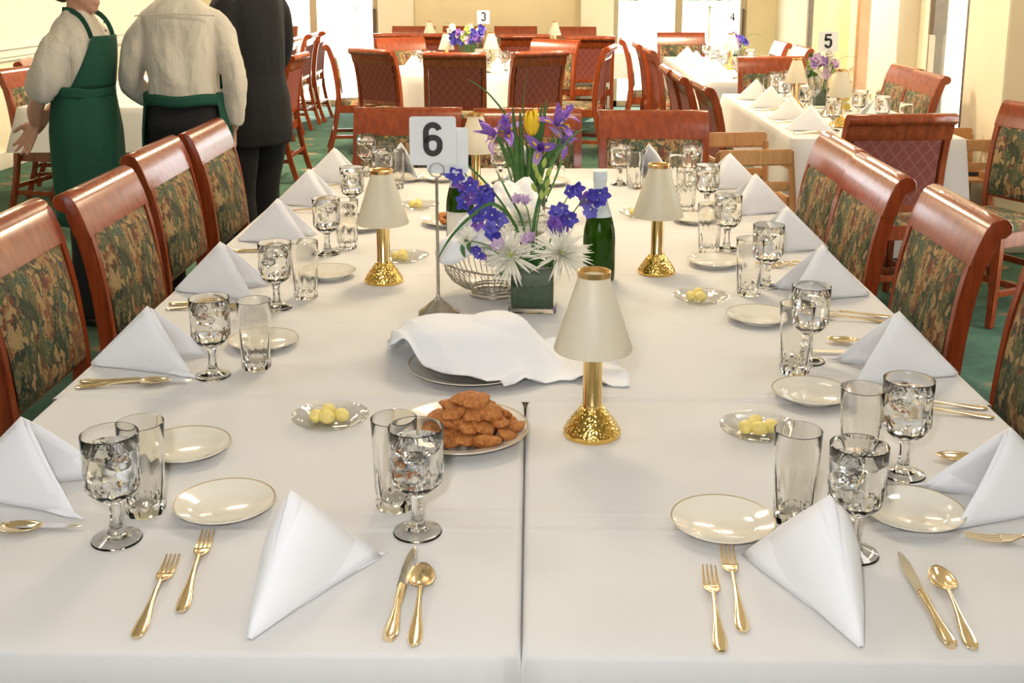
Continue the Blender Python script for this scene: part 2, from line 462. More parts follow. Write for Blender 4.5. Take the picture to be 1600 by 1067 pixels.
# left wall, slightly askew, with a chair rail
mb = MB(); wall_quad(mb, (-5.0, -3.0), (-4.03, YB + .1), 0, H, .2)
wl = struct('wall_left', mb.mesh('wall_left', 'wall_pale', bevel=0))
def left_strip(name, z0, z1, th, mat):
    mb = MB(); wall_quad(mb, (-4.995 + th, -3.0), (-4.025 + th, YB), z0, z1, th + .01)
    return struct(name, mb.mesh(name, mat, bevel=.004))
left_strip('trim_1', .86, .89, .018, 'paint_white'); left_strip('trim_2', .89, .955, .03, 'paint_white'); left_strip('trim_3', .955, .975, .05, 'paint_white')
left_strip('baseboard_left', 0, .14, .02, 'paint_white')
struct('baseboard_right', MB().box((XR - .012, 5.1, .07), (.024, 2.3, .14)).mesh('bbr', 'paint_white'))
struct('baseboard_back', MB().box((-.6, YB - .16, .06), (2.3, .02, .12)).mesh('bbb', 'paint_white'))
# wall behind the photographer with a wide window that lets daylight onto the front of the table
mb = MB()
for x0, x1, z0, z1 in [(-5.1, -1.4, 0, H), (1.0, 3.05, 0, H), (-1.4, 1.0, 0, 1.3), (-1.4, 1.0, 2.4, H)]:
    mb.box(((x0 + x1) / 2, -3.0, (z0 + z1) / 2), (x1 - x0, .2, z1 - z0))
struct('wall_front', mb.mesh('wall_front', 'wall_pale', bevel=0))

def window(idx, axis, pos, a, b, z0, z1, mull, frame='frame_tan', fw=.055):
    """frame, mullions and one pane per bay; axis 'x' = window in the far wall, 'y' = in the side wall"""
    def put(u0, u1, w0, w1, th, off=0):
        uc, wc = (u0 + u1) / 2, (w0 + w1) / 2
        return ((uc, pos + off, wc), (u1 - u0, th, w1 - w0)) if axis == 'x' else ((pos + off, uc, wc), (th, u1 - u0, w1 - w0))
    mb = MB()
    mb.box(*put(a, a + fw, z0, z1, .1)); mb.box(*put(b - fw, b, z0, z1, .1)); mb.box(*put(a, b, z0, z0 + fw, .1)); mb.box(*put(a, b, z1 - fw, z1, .1))
    w = struct('window_%d' % idx, mb.mesh('window_frame', frame, bevel=.004))
    edges = [a] + list(mull) + [b]
    for m in mull: part('mullion', MB().box(*put(m - fw * .6, m + fw * .6, z0 + fw, z1 - fw, .08)).mesh('mullion', frame, bevel=.004), w)
    for u0, u1 in zip(edges, edges[1:]):
        part('pane', MB().box(*put(u0 + .02, u1 - .02, z0 + .02, z1 - .02, .008)).mesh('pane', 'window_glass', bevel=0), w)
    return w
w1 = window(1, 'x', YB + .06, -3.30, -1.81, .0, 2.25, [-2.585], fw=.07)
part('handle', MB().box((-1.86, YB - .02, .98), (.03, .05, .34)).mesh('handle', 'frame_bronze', bevel=.006), w1)
w2 = window(2, 'x', YB + .06, .94, 2.505, .0, 2.25, [1.718], fw=.07)
part('handle', MB().box((2.46, YB - .02, .98), (.03, .05, .34)).mesh('handle', 'frame_bronze', bevel=.006), w2)
w3 = window(3, 'y', XR + .06, 7.5, 8.25, .10, 2.3, [], 'frame_bronze', .07)
part('handle', MB().box((XR - .0, 8.17, .98), (.05, .03, .30)).mesh('handle', 'frame_tan', bevel=.006), w3)
window(4, 'y', XR + .06, 9.35, 10.1, .10, 2.3, [], 'frame_wood', .07)
window(5, 'y', XR + .06, 11.2, 11.9, .10, 2.3, [11.55], 'frame_bronze', .05)
window(6, 'y', XR + .06, 3.6, 5.0, .10, 2.3, [4.3], 'frame_tan', .06)
window(7, 'x', -3.0, -1.4, 1.0, 1.3, 2.4, [-.2], 'frame_tan', .06)
# outdoors
struct('terrace', MB().box((2, 16, -.13), (40, 50, .06)).mesh('terrace', 'patio_stone', bevel=0))
gw = thing('garden_wall', 'pale low garden wall seen through the far glass doors', 'wall', (0, 19.5, -.1))
for i in range(9): part('wall_panel', MB().box((-8 + i * 2, 0, .55), (1.96, .25, 1.1)).mesh('wp', 'stucco', bevel=.02), gw)
part('coping', MB().box((0, 0, 1.14), (18.2, .34, .08)).mesh('coping', 'patio_stone', bevel=.01), gw)
def bushmesh(seed, n=420, rx=1.0, rz=1.0):
    rnd = random.Random(seed); mb = MB()
    for i in range(n):
        u = Vector((rnd.gauss(0, 1), rnd.gauss(0, 1), rnd.gauss(0, 1))).normalized() * rnd.uniform(.55, 1.0)
        p = Vector((u.x * rx, u.y * .7, rz + u.z * rz)); a = Vector((rnd.gauss(0, 1), rnd.gauss(0, 1), rnd.gauss(0, 1))).normalized(); b = a.orthogonal().normalized()
        s = rnd.uniform(.10, .2); k = b.cross(a)
        mb.add([p - a * s, p + b * s * .5 + k * .04, p + a * s, p - b * s * .5 + k * .04], [(0, 1, 2, 3)])
    return mb.mesh('foliage', 'hedge_leaf', smooth=0)
bush_m = bushmesh(3)
for i, (x, lab) in enumerate([(.9, 'pale green bush behind the garden wall, left bay of the right glass door'), (3.6, 'pale green bush behind the garden wall, right bay of the right glass door')]):
    b = thing('garden_bush', lab, 'bush', (x, 21, -.1), 0, 'bushes outside the far doors', sc=1.15)
    part('foliage', bush_m, b)
    part('trunk', MB().tube([(0, 0, 0), (.03, 0, .6), (0, .04, 1.1)], [.06, .05, .02], 8).mesh('trunk', 'frame_wood'), b)

# ================================================================== chairs
def bar(mb, path, wx, ty, x0=0.0):
    """bar of width wx (along x) and thickness ty following a (y,z) path"""
    rings = []; m = len(path)
    wxs = wx if isinstance(wx, list) else [wx] * m; tys = ty if isinstance(ty, list) else [ty] * m
    for i, (y, z) in enumerate(path):
        a = Vector(path[max(i - 1, 0)]); b = Vector(path[min(i + 1, m - 1)]); d = (b - a).normalized(); n = Vector((d.y, -d.x))
        hx, ht = wxs[i] / 2, tys[i] / 2
        rings.append([(x0 - hx, y - n.x * ht, z - n.y * ht), (x0 + hx, y - n.x * ht, z - n.y * ht), (x0 + hx, y + n.x * ht, z + n.y * ht), (x0 - hx, y + n.x * ht, z + n.y * ht)])
    mb.loft(rings); return mb
def smooth_path(pts, n=4):
    out = []
    P_ = [Vector(p) for p in pts]
    for i in range(len(P_) - 1):
        p0 = P_[max(i - 1, 0)]; p1 = P_[i]; p2 = P_[i + 1]; p3 = P_[min(i + 2, len(P_) - 1)]
        for k in range(n):
            t = k / n
            out.append(.5 * ((2 * p1) + (p2 - p0) * t + (2 * p0 - 5 * p1 + 4 * p2 - p3) * t * t + (3 * p1 - p0 - 3 * p2 + p3) * t ** 3))
    out.append(P_[-1]); return [tuple(p) for p in out]
def chair_kit():
    k = []
    post = smooth_path([(-.315, 0), (-.262, .18), (-.222, .40), (-.214, .52), (-.234, .72), (-.262, .85)], 4)
    for s in (-1, 1):
        mb = bar(MB(), post, .036, [.036] * 8 + [.044] * (len(post) - 8), s * .2275)
        k.append(('rear_leg', mb.mesh('rear_leg', 'mahogany', bevel=.006), -1))
    for s in (-1, 1):
        mb = bar(MB(), smooth_path([(.205, 0), (.196, .2), (.192, .42)], 3), [.030, .031, .033, .036, .039, .042, .044], .038, s * .205)
        k.append(('front_leg', mb.mesh('front_leg', 'mahogany', bevel=.006), -1))
    prof = [(-.236, .838), (-.251, .885), (-.270, .932), (-.284, .952), (-.305, .962), (-.325, .958), (-.337, .943), (-.336, .925), (-.322, .912), (-.305, .908), (-.298, .885), (-.283, .838)]
    mb = MB(); mb.loft([[(x, y, z) for (y, z) in prof] for x in (-.246, -.12, 0, .12, .246)])
    k.append(('top_rail', mb.mesh('top_rail', 'mahogany', smooth=40, bevel=.002, seg=1), -1))
    # upholstered back: front face bulges
    def by(z):
        t = (z - .52) / .32; return -.190 - .02 * t - .033 * t * t
    mb = MB()
    def fr(u, v):
        x = (u - .5) * .418; z = .515 + v * .335; e = min(1, min(u, 1 - u, v * .8, (1 - v) * .8) * 9)
        return (x, by(z) + .016 * math.sin(e * PI / 2), z)
    mb.grid(13, 11, fr)
    k.append(('back_cushion', mb.mesh('back_cushion', 'tapestry', smooth=180), -1))
    mb = MB(); mb.grid(3, 9, lambda u, v: ((.5 - u) * .405, by(.515 + v * .335) - .038, .515 + v * .335))
    k.append(('back_panel', mb.mesh('back_panel', 'burgundy_weave', smooth=180), -1))
    mb = MB().box((0, -.214, .522), (.41, .030, .045)); k.append(('lower_rail', mb.mesh('lower_rail', 'mahogany', bevel=.005), -1))
    mb = MB()
    for c, d in [((0, .190, .402), (.40, .026, .066)), ((0, -.215, .402), (.42, .026, .066)), ((-.207, -.01, .402), (.026, .40, .066)), ((.207, -.01, .402), (.026, .40, .066))]: mb.box(c, d)
    k.append(('seat_frame', mb.mesh('seat_frame', 'mahogany', bevel=.004), -1))
    mb = MB()
    def seat(u, v):
        x = (u - .5) * 2; y = (v - .5) * 2
        r = max(abs(x), abs(y)); hh = .034 * (1 - r ** 6)
        return (x * .218, -.005 + y * .212, .436 + hh + (.0 if r < .99 else -.02))
    mb.grid(15, 15, seat); k.append(('seat_cushion', mb.mesh('seat_cushion', 'tapestry', smooth=180), -1))
    for s in (-1, 1):
        k.append(('stretcher', MB().box((s * .213, -.035, .16), (.02, .44, .030)).mesh('stretcher', 'mahogany', bevel=.004), -1))
    k.append(('stretcher', MB().box((0, -.262, .20), (.42, .02, .030)).mesh('stretcher', 'mahogany', bevel=.004), -1))
    k.append(('stretcher', MB().box((0, .02, .16), (.41, .02, .030)).mesh('stretcher', 'mahogany', bevel=.004), -1))
    return k
CHAIR = chair_kit()
def chair(label, mx, my, ang, group):
    """mx,my: middle of the top rail in plan; ang: compass the sitter faces (degrees, 90 = into the room)"""
    d = Vector((math.cos(R(ang)), math.sin(R(ang))))
    return kit_inst(CHAIR, 'dining_chair', label, 'chair', (mx + d.x * .305, my + d.y * .305, 0), R(ang - 90), group)
GM = 'chairs around the long table'
T_ = 'floral tapestry mahogany chair, '
chair(T_ + 'cropped by the left photo edge', -1.36, 2.775, 0, GM)
chair(T_ + 'second from the photo edge on the left side', -1.31, 3.31, 0, GM)
chair(T_ + 'third from the photo edge on the left side', -1.37, 4.0, 0, GM)
chair(T_ + 'farthest one on the left side', -1.34, 4.52, 0, GM)
chair(T_ + 'farthest one on the right side', 1.145, 4.13, 180, GM)
chair(T_ + 'second farthest on the right side', 1.135, 3.62, 180, GM)
chair(T_ + 'scuffed rail, second nearest on the right side', 1.18, 3.03, 180, GM)
chair(T_ + 'cropped by the right photo edge', 1.25, 2.42, 180, GM)
chair(T_ + 'far end of the long table, left, behind the number 6', -.57, 5.15, 270, GM)
chair(T_ + 'far end of the long table, middle, behind the irises', -.02, 5.12, 270, GM)
chair(T_ + 'far end of the long table, right', .545, 5.06, 270, GM)
G5 = 'chairs around table 5'
B_ = 'burgundy-backed mahogany chair, '
chair(B_ + 'back to camera at the near end of table 5', 1.625, 4.95, 96, G5)
chair(T_ + 'side on, standing by the wall pillar at right', 2.42, 5.30, 207, G5)
chair(T_ + 'right of table 5 against the bright window, nearer one', 2.46, 7.02, 182, G5)
chair(T_ + 'right of table 5 against the bright window, farther one', 2.48, 7.52, 182, G5)
chair('orange-lit mahogany chair facing camera at the far end of table 5', 1.76, 8.40, 270, G5)
chair(B_ + 'nearest of the row left of table 5', .95, 6.32, 2, G5)
chair(B_ + 'second of the row left of table 5', .90, 6.92, 0, G5)
chair(B_ + 'third of the row left of table 5', .885, 7.42, 0, G5)
G4 = 'chairs around the table by the right glass door'
chair(B_ + 'left of the right glass door table, nearest', .95, 9.25, 2, G4)
chair(B_ + 'left of the right glass door table, middle', .92, 9.95, 0, G4)
chair(B_ + 'left of the right glass door table, farthest, seat seen side on', .84, 10.65, -4, G4)
chair('sunlit mahogany chair right of the glass door table, nearer one', 2.26, 9.5, 180, G4)
chair('sunlit mahogany chair right of the glass door table, farther one', 2.24, 10.2, 180, G4)
chair('orange-lit chair facing camera before the right glass door', 1.53, 11.75, 270, G4)
G3 = 'chairs around table 3'
chair(B_ + 'back to camera at the near side of table 3', -.60, 8.75, 91, G3)
chair(B_ + 'pale scrolled rail, near left of table 3', -1.30, 9.14, 52, G3)
chair(B_ + 'seen edge on at the far left of table 3', -1.80, 9.9, 10, G3)
chair('orange-lit mahogany chair far left of table 3, facing the table', -1.26, 10.78, 298, G3)
chair('orange-lit mahogany chair far right of table 3, facing the table', .22, 10.52, 240, G3)
chair(B_ + 'diamond lattice clearly lit, near right of table 3', .07, 8.95, 120, G3)
chair(B_ + 'seen edge on at the right of table 3', .66, 9.62, 168, G3)
GW = 'chairs around the far wall tables'
chair(B_ + 'far table, right, back to camera beside the bright wall', .56, 11.05, 92, GW)
chair(B_ + 'far table, middle, back to camera behind table 3', -.07, 11.35, 90, GW)
chair(B_ + 'far table, back to camera behind the table 3 lamp, left one', -1.36, 11.5, 90, GW)
chair(B_ + 'far table, back to camera behind the table 3 lamp, right one', -.86, 11.5, 90, GW)
chair('orange-lit chair against the cream far wall, leftmost', -1.36, 13.05, 270, GW)
chair('orange-lit chair against the cream far wall, second from left', -.78, 13.05, 270, GW)
chair('orange-lit chair against the cream far wall, third from left', -.19, 13.05, 270, GW)
chair('orange-lit chair against the cream far wall, rightmost', .48, 12.95, 270, GW)
GL = 'chairs around the left window table'
chair(B_ + 'seen side on behind the man in the black suit', -1.78, 8.62, 178, GL)
chair(B_ + 'half hidden by the black suit jacket', -1.92, 8.05, 180, GL)
chair(B_ + 'sunlit row before the left glass door, nearest', -2.26, 10.75, 180, GL)
chair(B_ + 'sunlit row before the left glass door, middle', -2.235, 11.5, 180, GL)
chair(B_ + 'sunlit row before the left glass door, farthest', -2.21, 12.1, 180, GL)
chair('orange-lit chair beyond the man in black, facing camera', -2.95, 13.1, 270, GL)
GV = 'chairs around the waiters table'
chair(T_ + 'at the far left table, behind the green-aproned waitress', -3.36, 7.38, -12, GV)
chair('dark mahogany chair seen edge on against the chair rail wall', -3.62, 8.0, 15, GV)

# ================================================================== tables and cloths
def cloth_mesh(x0, x1, y0, y1, z, dl, dr, dn, df, seed=1, flare=.02, amp=.010, step=.05, wr=.0007):
    """table top with hanging sides: dl/dr/dn/df = drop left, right, near, far"""
    nx = max(4, int((x1 - x0) / step)); ny = max(4, int((y1 - y0) / step)); rnd = random.Random(seed)
    mb = MB(); V = Vector
    def top(u, v):
        x = x0 + (x1 - x0) * u; y = y0 + (y1 - y0) * v
        e = 0 if (u in (0, 1) or v in (0, 1)) else 1
        return (x, y, z + e * wr * (noise.noise(V((x * 3, y * 3, seed))) * 1.5 + noise.noise(V((x * 9, y * 9, seed + 4)))))
    mb.grid(nx, ny, top)
    per = []
    for i in range(nx - 1): per.append((x0 + (x1 - x0) * i / (nx - 1), y0, 'n'))
    for j in range(ny - 1): per.append((x1, y0 + (y1 - y0) * j / (ny - 1), 'r'))
    for i in range(nx - 1): per.append((x1 - (x1 - x0) * i / (nx - 1), y1, 'f'))
    for j in range(ny - 1): per.append((x0, y1 - (y1 - y0) * j / (ny - 1), 'l'))
    D = dict(n=dn, r=dr, f=df, l=dl); N = dict(n=(0, -1), r=(1, 0), f=(0, 1), l=(-1, 0)); prev = dict(n='l', r='n', f='r', l='f')
    corner = {(0): 1}
    rings = []
    for (k, off, fz) in [(0, 0, 0), (.0, .004, .0012), (.0, .008, .006)] + [(f, .009, .012) for f in (.12, .25, .4, .55, .7, .85, 1)]:
        ring = []; s_ = 0; lastside = None
        for (x, y, sd) in per:
            dn_ = N[sd]; d = D[sd]; isc = lastside is None or lastside != sd; lastside = sd
            if isc:
                p = N[prev[sd]]; dn_ = ((dn_[0] + p[0]) * .9, (dn_[1] + p[1]) * .9); d = max(d, D[prev[sd]]) if min(d, D[prev[sd]]) > .06 else min(d, D[prev[sd]])
            s_ += 1
            w = noise.noise(V((x * 2.6 + seed, y * 2.6, .3))) + .5 * noise.noise(V((x * 6, y * 6, 2 + seed)))
            o = off + (k * min(1, d / .25)) * (flare + amp * (w + (1.6 if isc else 0)))
            zz = z - min(fz, d) - k * max(0, d - .012)
            ring.append((x + dn_[0] * o, y + dn_[1] * o, zz))
        rings.append(ring)
    mb.loft(rings, caps=False)
    return mb.mesh('tablecloth', 'linen_table', smooth=180, weld=.0005)
def table(name, label, x0, x1, y0, y1, h=.735, round_r=None):
    cx, cy = (x0 + x1) / 2, (y0 + y1) / 2
    t = thing(name, label, 'table', (cx, cy, 0))
    if round_r:
        part('tabletop', MB().lathe([(.02, h - .03), (round_r, h - .03), (round_r, h - .004), (.02, h - .004)], 40).mesh('tt', 'oak'), t)
        part('pedestal', MB().lathe([(.25, 0), (.24, .03), (.05, .07), (.045, .6), (.12, h - .031)], 24).mesh('ped', 'mahogany'), t)
    else:
        w, d = x1 - x0, y1 - y0
        part('tabletop', MB().box((0, 0, h - .02), (w, d, .03)).mesh('tt', 'oak', bevel=.003), t)
        for sx in (-1, 1):
            for sy in (-1, 1): part('leg', MB().tube([(sx * w * .12, sy * (d / 2 - .25), 0), (sx * w * .12, sy * (d / 2 - .25), h - .036)], .022, 10).mesh('leg', 'frame_bronze'), t)
    return t
XL, XC, XRT, YN, YS, YF = -.94, -.011, .892, 1.262, 2.116, 4.79
table('square_table', 'square table under the near left white cloth', XL + .005, XC - .016, YN + .005, YS - .01)
table('square_table', 'square table under the near right white cloth', XC + .016, XRT - .005, YN + .005, YS - .01)
table('long_table', 'long table under the big white cloth down the room', XL + .005, XRT - .005, YS + .01, YF - .01)
GC = 'white cloths of the long table'
single('tablecloth', cloth_mesh(XL, XC - .011, YN, YS + .012, .738, .24, .10, .24, .02, 1), 'white tablecloth on the near left table, left of the centre seam', 'tablecloth', group=GC)
single('tablecloth', cloth_mesh(XC + .011, XRT, YN, YS + .012, .738, .10, .24, .24, .02, 2), 'white tablecloth on the near right table, right of the centre seam', 'tablecloth', group=GC)
single('tablecloth', cloth_mesh(XL - .004, XRT + .004, YS - .006, YF, .7405, .24, .24, .003, .24, 3), 'big white tablecloth under the flowers and bread baskets', 'tablecloth', group=GC)
TZ = .7412; TN = .7385
def tz(y): return TZ if y > YS - .01 else TN

# ================================================================== tableware kits
def goblet_kit():
    def w(z, a, b, c, d): return max(0, min(1, (z - a) / (b - a), (d - z) / (d - c)))
    def rf(r, z, a):
        f = w(z, .066, .08, .10, .128); st = w(z, .02, .03, .05, .062)
        tri = abs(((a / (2 * PI) * 10 + (.5 if z > .094 else 0)) % 1) - .5) * 2
        return r * (1 + .11 * f * (tri - .5)) * (1 + .06 * st * math.cos(6 * a))
    out = [(.002, .0050), (.016, .0042), (.030, .0018), (.0355, 0), (.0372, .0014), (.0358, .0040), (.026, .0078), (.014, .013), (.0100, .022), (.0082, .036), (.0080, .050), (.0098, .060), (.0150, .066),
           (.0250, .0715), (.0330, .080), (.0385, .0905), (.0402, .102), (.0403, .118), (.0405, .130), (.0412, .150), (.0418, .1695)]
    inn = [(.0408, .1705), (.0400, .1690), (.0396, .150), (.0390, .130), (.0384, .112), (.0362, .097), (.0300, .084), (.018, .0775), (.001, .0765)]
    g = MB().lathe(out + inn, 60, rf=lambda r, z, a: rf(r, z, a) if r > .001 else r).mesh('goblet', 'cut_glass', smooth=28)
    lev = .150
    wp = [(.001, .0762), (.0183, .0772), (.0303, .0837), (.0365, .0968), (.0387, .112), (.0393, .130), (.0398, lev - .001), (.0388, lev - .0006), (.001, lev - .0006)]
    wa = MB().lathe(wp, 40).mesh('water', 'water', smooth=40)
    ices = []
    for i in range(3):
        rnd = random.Random(i + 4); m3 = Matrix.Rotation(rnd.uniform(0, 3), 3, Vector((rnd.gauss(0, 1), rnd.gauss(0, 1), rnd.gauss(0, 1))).normalized())
        p = [(-.014, .006, .140), (.015, -.008, .143), (.002, .012, .122)][i]
        ices.append(MB().box(p, (.021, .022, .019), m3).mesh('ice_cube', 'ice', bevel=.004, seg=2, smooth=60))
    return [('glass', g, -1), ('water', wa, -1)] + [('ice_cube', m, 1) for m in ices]
GOBLET = goblet_kit()
def tumbler_mesh():
    def rf(r, z, a):
        f = max(0, min(1, (.085 - z) / .05)) if z > .003 else 1
        tri = abs(((a / (2 * PI) * 10 + (.5 if z < .022 else 0)) % 1) - .5) * 2
        return r * (1 + .10 * f * (tri - .5))
    out = [(.001, 0), (.0275, 0), (.0290, .004), (.0305, .016), (.0300, .022), (.0310, .035), (.0325, .06), (.0335, .085), (.0350, .12), (.0366, .1495)]
    inn = [(.0358, .1503), (.0352, .1490), (.0336, .12), (.0321, .085), (.0300, .05), (.0275, .022), (.02, .0175), (.001, .0170)]
    mb = MB().lathe(out, 60, rf=rf); mb2 = MB(); mb2.lathe(out + inn, 60, rf=lambda r, z, a: rf(r, z, a) if (r, z) in out else r)
    return mb2.mesh('tumbler', 'clear_glass', smooth=28)
TUMBLER = tumbler_mesh()
def plate_mesh(r, h=.016, line=True):
    prof = [(.001, .002), (r * .55, .002), (r * .57, 0), (r * .62, 0), (r * .63, .003), (r * .80, h * .55), (r * .97, h * .88), (r, h), (r * .995, h + .0014), (r * .965, h + .0006),
            (r * .945, h - .0002), (r * .78, h * .72), (r * .66, h * .48), (r * .60, .0052), (.001, .0050)]
    mb = MB(); n = 56
    mb.lathe(prof, n)
    for q in range(len(mb.f)):
        j = q // n
        if line and j == 8: mb.mi[q] = 1
    return mb.mesh('plate', ['porcelain', 'gilt_line'], smooth=40)
BREAD = plate_mesh(.079); DINNER = plate_mesh(.125, .020); BIGPLATE = plate_mesh(.135, .020)
def butter_dish_mesh():
    r = .0725
    def rf(rr, z, a): return rr * (1 + (.012 * math.cos(24 * a) if rr > .05 else 0))
    prof = [(.001, 0), (.038, 0), (.044, .002), (.058, .0095), (.0715, .0165), (.0725, .018), (.0705, .0182), (.056, .0118), (.042, .0052), (.001, .0048)]
    return MB().lathe(prof, 72, rf=rf).mesh('butter_dish', 'dish_glass', smooth=30)
BUTTERDISH = butter_dish_mesh()
def butter_mesh(seed):
    return MB().blob((0, 0, 0), (.0135, .0165, .0125), 3, lambda c: 1 + .10 * noise.noise(c * 1.6 + Vector((seed, 0, 0)))).mesh('butter', 'butter', smooth=180)
BUTTERS = [butter_mesh(i * 3.1) for i in range(3)]
# --- cutlery, lying along +y with the handle end at y=0
def handle(mb, L, w_end, w_neck, z_neck=.011, t=.0022):
    ys = [0, .004, .012, .03, .05, .07, L * .8, L]
    ws = [w_end * .45, w_end * .8, w_end, w_end * .98, w_end * .72, w_end * .5, w_neck * 1.05, w_neck]
    rings = []
    for y, w_ in zip(ys, ws):
        f = y / L; z = .0030 + (z_neck - .003) * f * f * (3 - 2 * f)
        tt = t * (1.1 if f < .4 else .95)
        rings.append([(w_ / 2 * math.cos(a), y, z + tt * (1 + .5 * f) * math.sin(a)) for a in [2 * PI * k / 10 for k in range(10)]])
    return mb.loft(rings)
def fork_kit(L):
    hl = L * .62
    h = handle(MB(), hl, .0185, .0062).mesh('handle', 'gold', smooth=50)
    root = MB()
    def rt(u, v):
        y = hl - .002 + v * L * .15; hw = .0032 + (.0115 - .0032) * (math.sin(min(1, v * 1.25) * PI / 2) ** 1.3)
        return ((u - .5) * 2 * hw, y, .0108 - .0055 * math.sin(v * PI * .6) + .0016 * abs(u - .5))
    root.grid(7, 7, rt); k = [('handle', h, -1), ('root', root.mesh('root', 'gold', smooth=180, solid=.0016), -1)]
    y0 = hl - .004 + L * .15; Lt = L - y0
    for i in range(4):
        x = (i - 1.5) * .0062; mb = MB(); rings = []
        for f in (0, .3, .6, .85, 1):
            z = .0056 + .004 * f * f - .0010 * math.sin(f * PI); hw = .0021 * (1 - .55 * f); ht = .0010 * (1 - .3 * f)
            rings.append([(x * (1 - .05 * f) + a * hw, y0 + f * Lt, z + b * ht) for a, b in ((-1, -1), (1, -1), (1, 1), (-1, 1))])
        k.append(('tine', mb.loft(rings).mesh('tine', 'gold', smooth=30), -1))
    return k
def knife_kit(L):
    hl = L * .52
    h = handle(MB(), hl, .0205, .0125, .006, .0045).mesh('handle', 'gold', smooth=50)
    pts = [(-.0075, hl - .002), (.0065, hl - .002), (.0075, hl + .02), (.0095, hl + .05), (.0100, L - .035), (.0080, L - .012), (.0030, L), (-.001, L - .012), (-.0045, L - .03), (-.0070, hl + .05), (-.0068, hl + .015)]
    b = MB().prism(pts, .0048, .0064).mesh('blade', 'steel', bevel=.0005, smooth=40)
    return [('handle', h, -1), ('blade', b, -1)]
def spoon_kit(L):
    hl = L * .66; bl = L - hl
    h = handle(MB(), hl, .0185, .0058).mesh('handle', 'gold', smooth=50)
    mb = MB()
    def bw(u, v):
        a = u * 2 * PI; r = v; x = .0185 * r * math.sin(a); yy = math.cos(a) * r
        y = hl + bl * .5 + (bl * .52) * yy
        x *= 1 + .16 * (-yy)
        return (x, y, .0035 + .0075 * r ** 2.2 + (.0015 if yy < -.8 else 0))
    mb.grid(28, 8, bw, cyc=True)
    return [('handle', h, -1), ('bowl', mb.mesh('bowl', 'gold', smooth=180, solid=.0011, weld=.0001), -1)]
DFORK, SFORK, KNIFE, SPOON = fork_kit(.213), fork_kit(.198), knife_kit(.235), spoon_kit(.188)
# --- folded napkin: a standing pyramid, tip towards the diner (-y), open behind
def napkin_kit(half=.064, seed=0, lift=.146, ridge=.16):
    def shell(T, A, Lc, Rc, bulge, n=17, m=11, rr=.10):
        T, A, Lc, Rc = map(Vector, (T, A, Lc, Rc))
        def fn(u, v):
            t = (u - .5) * 2; k = math.sqrt(t * t + rr * rr * .25) if abs(t) < 1 else 1; k = min(1, k)
            Cn = Rc if t > 0 else Lc
            q = .5 + .5 * math.tanh(t / .12)
            Cb = Lc.lerp(Rc, q)
            s = .02 + .98 * v
            p = T + s * ((1 - k) * (A - T) + k * (Cb - T))
            side = Vector((1 if t > 0 else -1, -.2, .25))
            p += side * (bulge * math.sin(min(1, abs(t)) * PI) * math.sin(v * PI * .75) * math.tanh(abs(t) * 4))
            p.x += .0022 * noise.noise(p * 22 + Vector((seed, 0, 0))); p.z = max(p.z, 0.0006)
            return p
        return MB().grid(n, m, fn)
    k = []
    a = shell((0, -.125, .002), (.002, .0, lift), (-half, .108, .002), (half, .108, .002), .010, rr=ridge)
    k.append(('outer_fold', a.mesh('outer_fold', 'linen_napkin', smooth=180, solid=-.0022), -1))
    b = shell((0, -.112, .001), (.0, .012, lift * .93), (-half * 1.16, .116, .0015), (half * 1.16, .116, .0015), .004)
    k.append(('inner_fold', b.mesh('inner_fold', 'linen_napkin', smooth=180, solid=-.0018), -1))
    mb = MB(); mb.grid(6, 5, lambda u, v: (half * .78 + .035 * u - .01 * v, .055 + .075 * u - .035 * v, .002 + .010 * (1 - v) * math.sin(u * PI)))
    k.append(('loose_corner', mb.mesh('loose_corner', 'linen_napkin', smooth=180, solid=.002), -1))
    return k
NAPKINS = [napkin_kit(.064, 0), napkin_kit(.060, 5, .143), napkin_kit(.068, 11, .148)]
NAPKIN_END = napkin_kit(.076, 3, .158, .42)

# ================================================================== place settings of the long table
ORD = ['nearest', 'second', 'third', 'fourth', 'fifth', 'farthest']
def napkin(label, tipx, tipy, ang, kit, group='folded napkins on the long table', z=None):
    d = Vector((math.cos(R(ang)), math.sin(R(ang))))
    return kit_inst(kit, 'folded_napkin', label, 'napkin', (tipx + d.x * .125, tipy + d.y * .125, (tz(tipy) if z is None else z)), R(ang - 90), group)
def goblet(label, x, y, rz=0, group='water goblets on the long table', z=None):
    return kit_inst(GOBLET, 'water_goblet', label, 'goblet', (x, y, tz(y) if z is None else z), rz, group)
def tumbler(label, x, y, rz=0, group='empty tumblers on the long table', z=None):
    return single('tumbler', TUMBLER, label, 'glass', (x, y, tz(y) if z is None else z), rz, group)
def bplate(label, x, y, group='bread plates on the long table', z=None):
    return single('bread_plate', BREAD, label, 'plate', (x, y, (tz(y) if z is None else z)), 0, group)
def cut(kit, name, cat, label, x, y, ang, z=None):
    return kit_inst(kit, name, label, cat, (x, y, (tz(y) if z is None else z)), R(ang - 90), 'gilt cutlery on the long table')
LN = [(-.945, 1.68, 0), (-.947, 2.285, 1), (-.945, 2.86, -3), (-.925, 3.43, 3), (-.935, 4.0, -2), (-.925, 4.46, 2)]
for i, (x, y, a) in enumerate(LN): napkin('white napkin folded upright, %s along the left side of the long table' % ORD[i], x, y, a, NAPKINS[i % 3])
RN = [(.882, 1.672, 183), (.896, 2.255, 178), (.885, 2.85, 181), (.905, 3.35, 178), (.915, 3.9, 182), (.905, 4.36, 180)]
for i, (x, y, a) in enumerate(RN): napkin('white napkin folded upright, %s along the right side of the long table' % ORD[i], x, y, a, NAPKINS[(i + 1) % 3])
napkin('white napkin folded upright at the near left place before the camera', -.357, 1.279, 77, NAPKIN_END)
napkin('white napkin folded upright at the near right place before the camera', .416, 1.275, 95, NAPKIN_END)
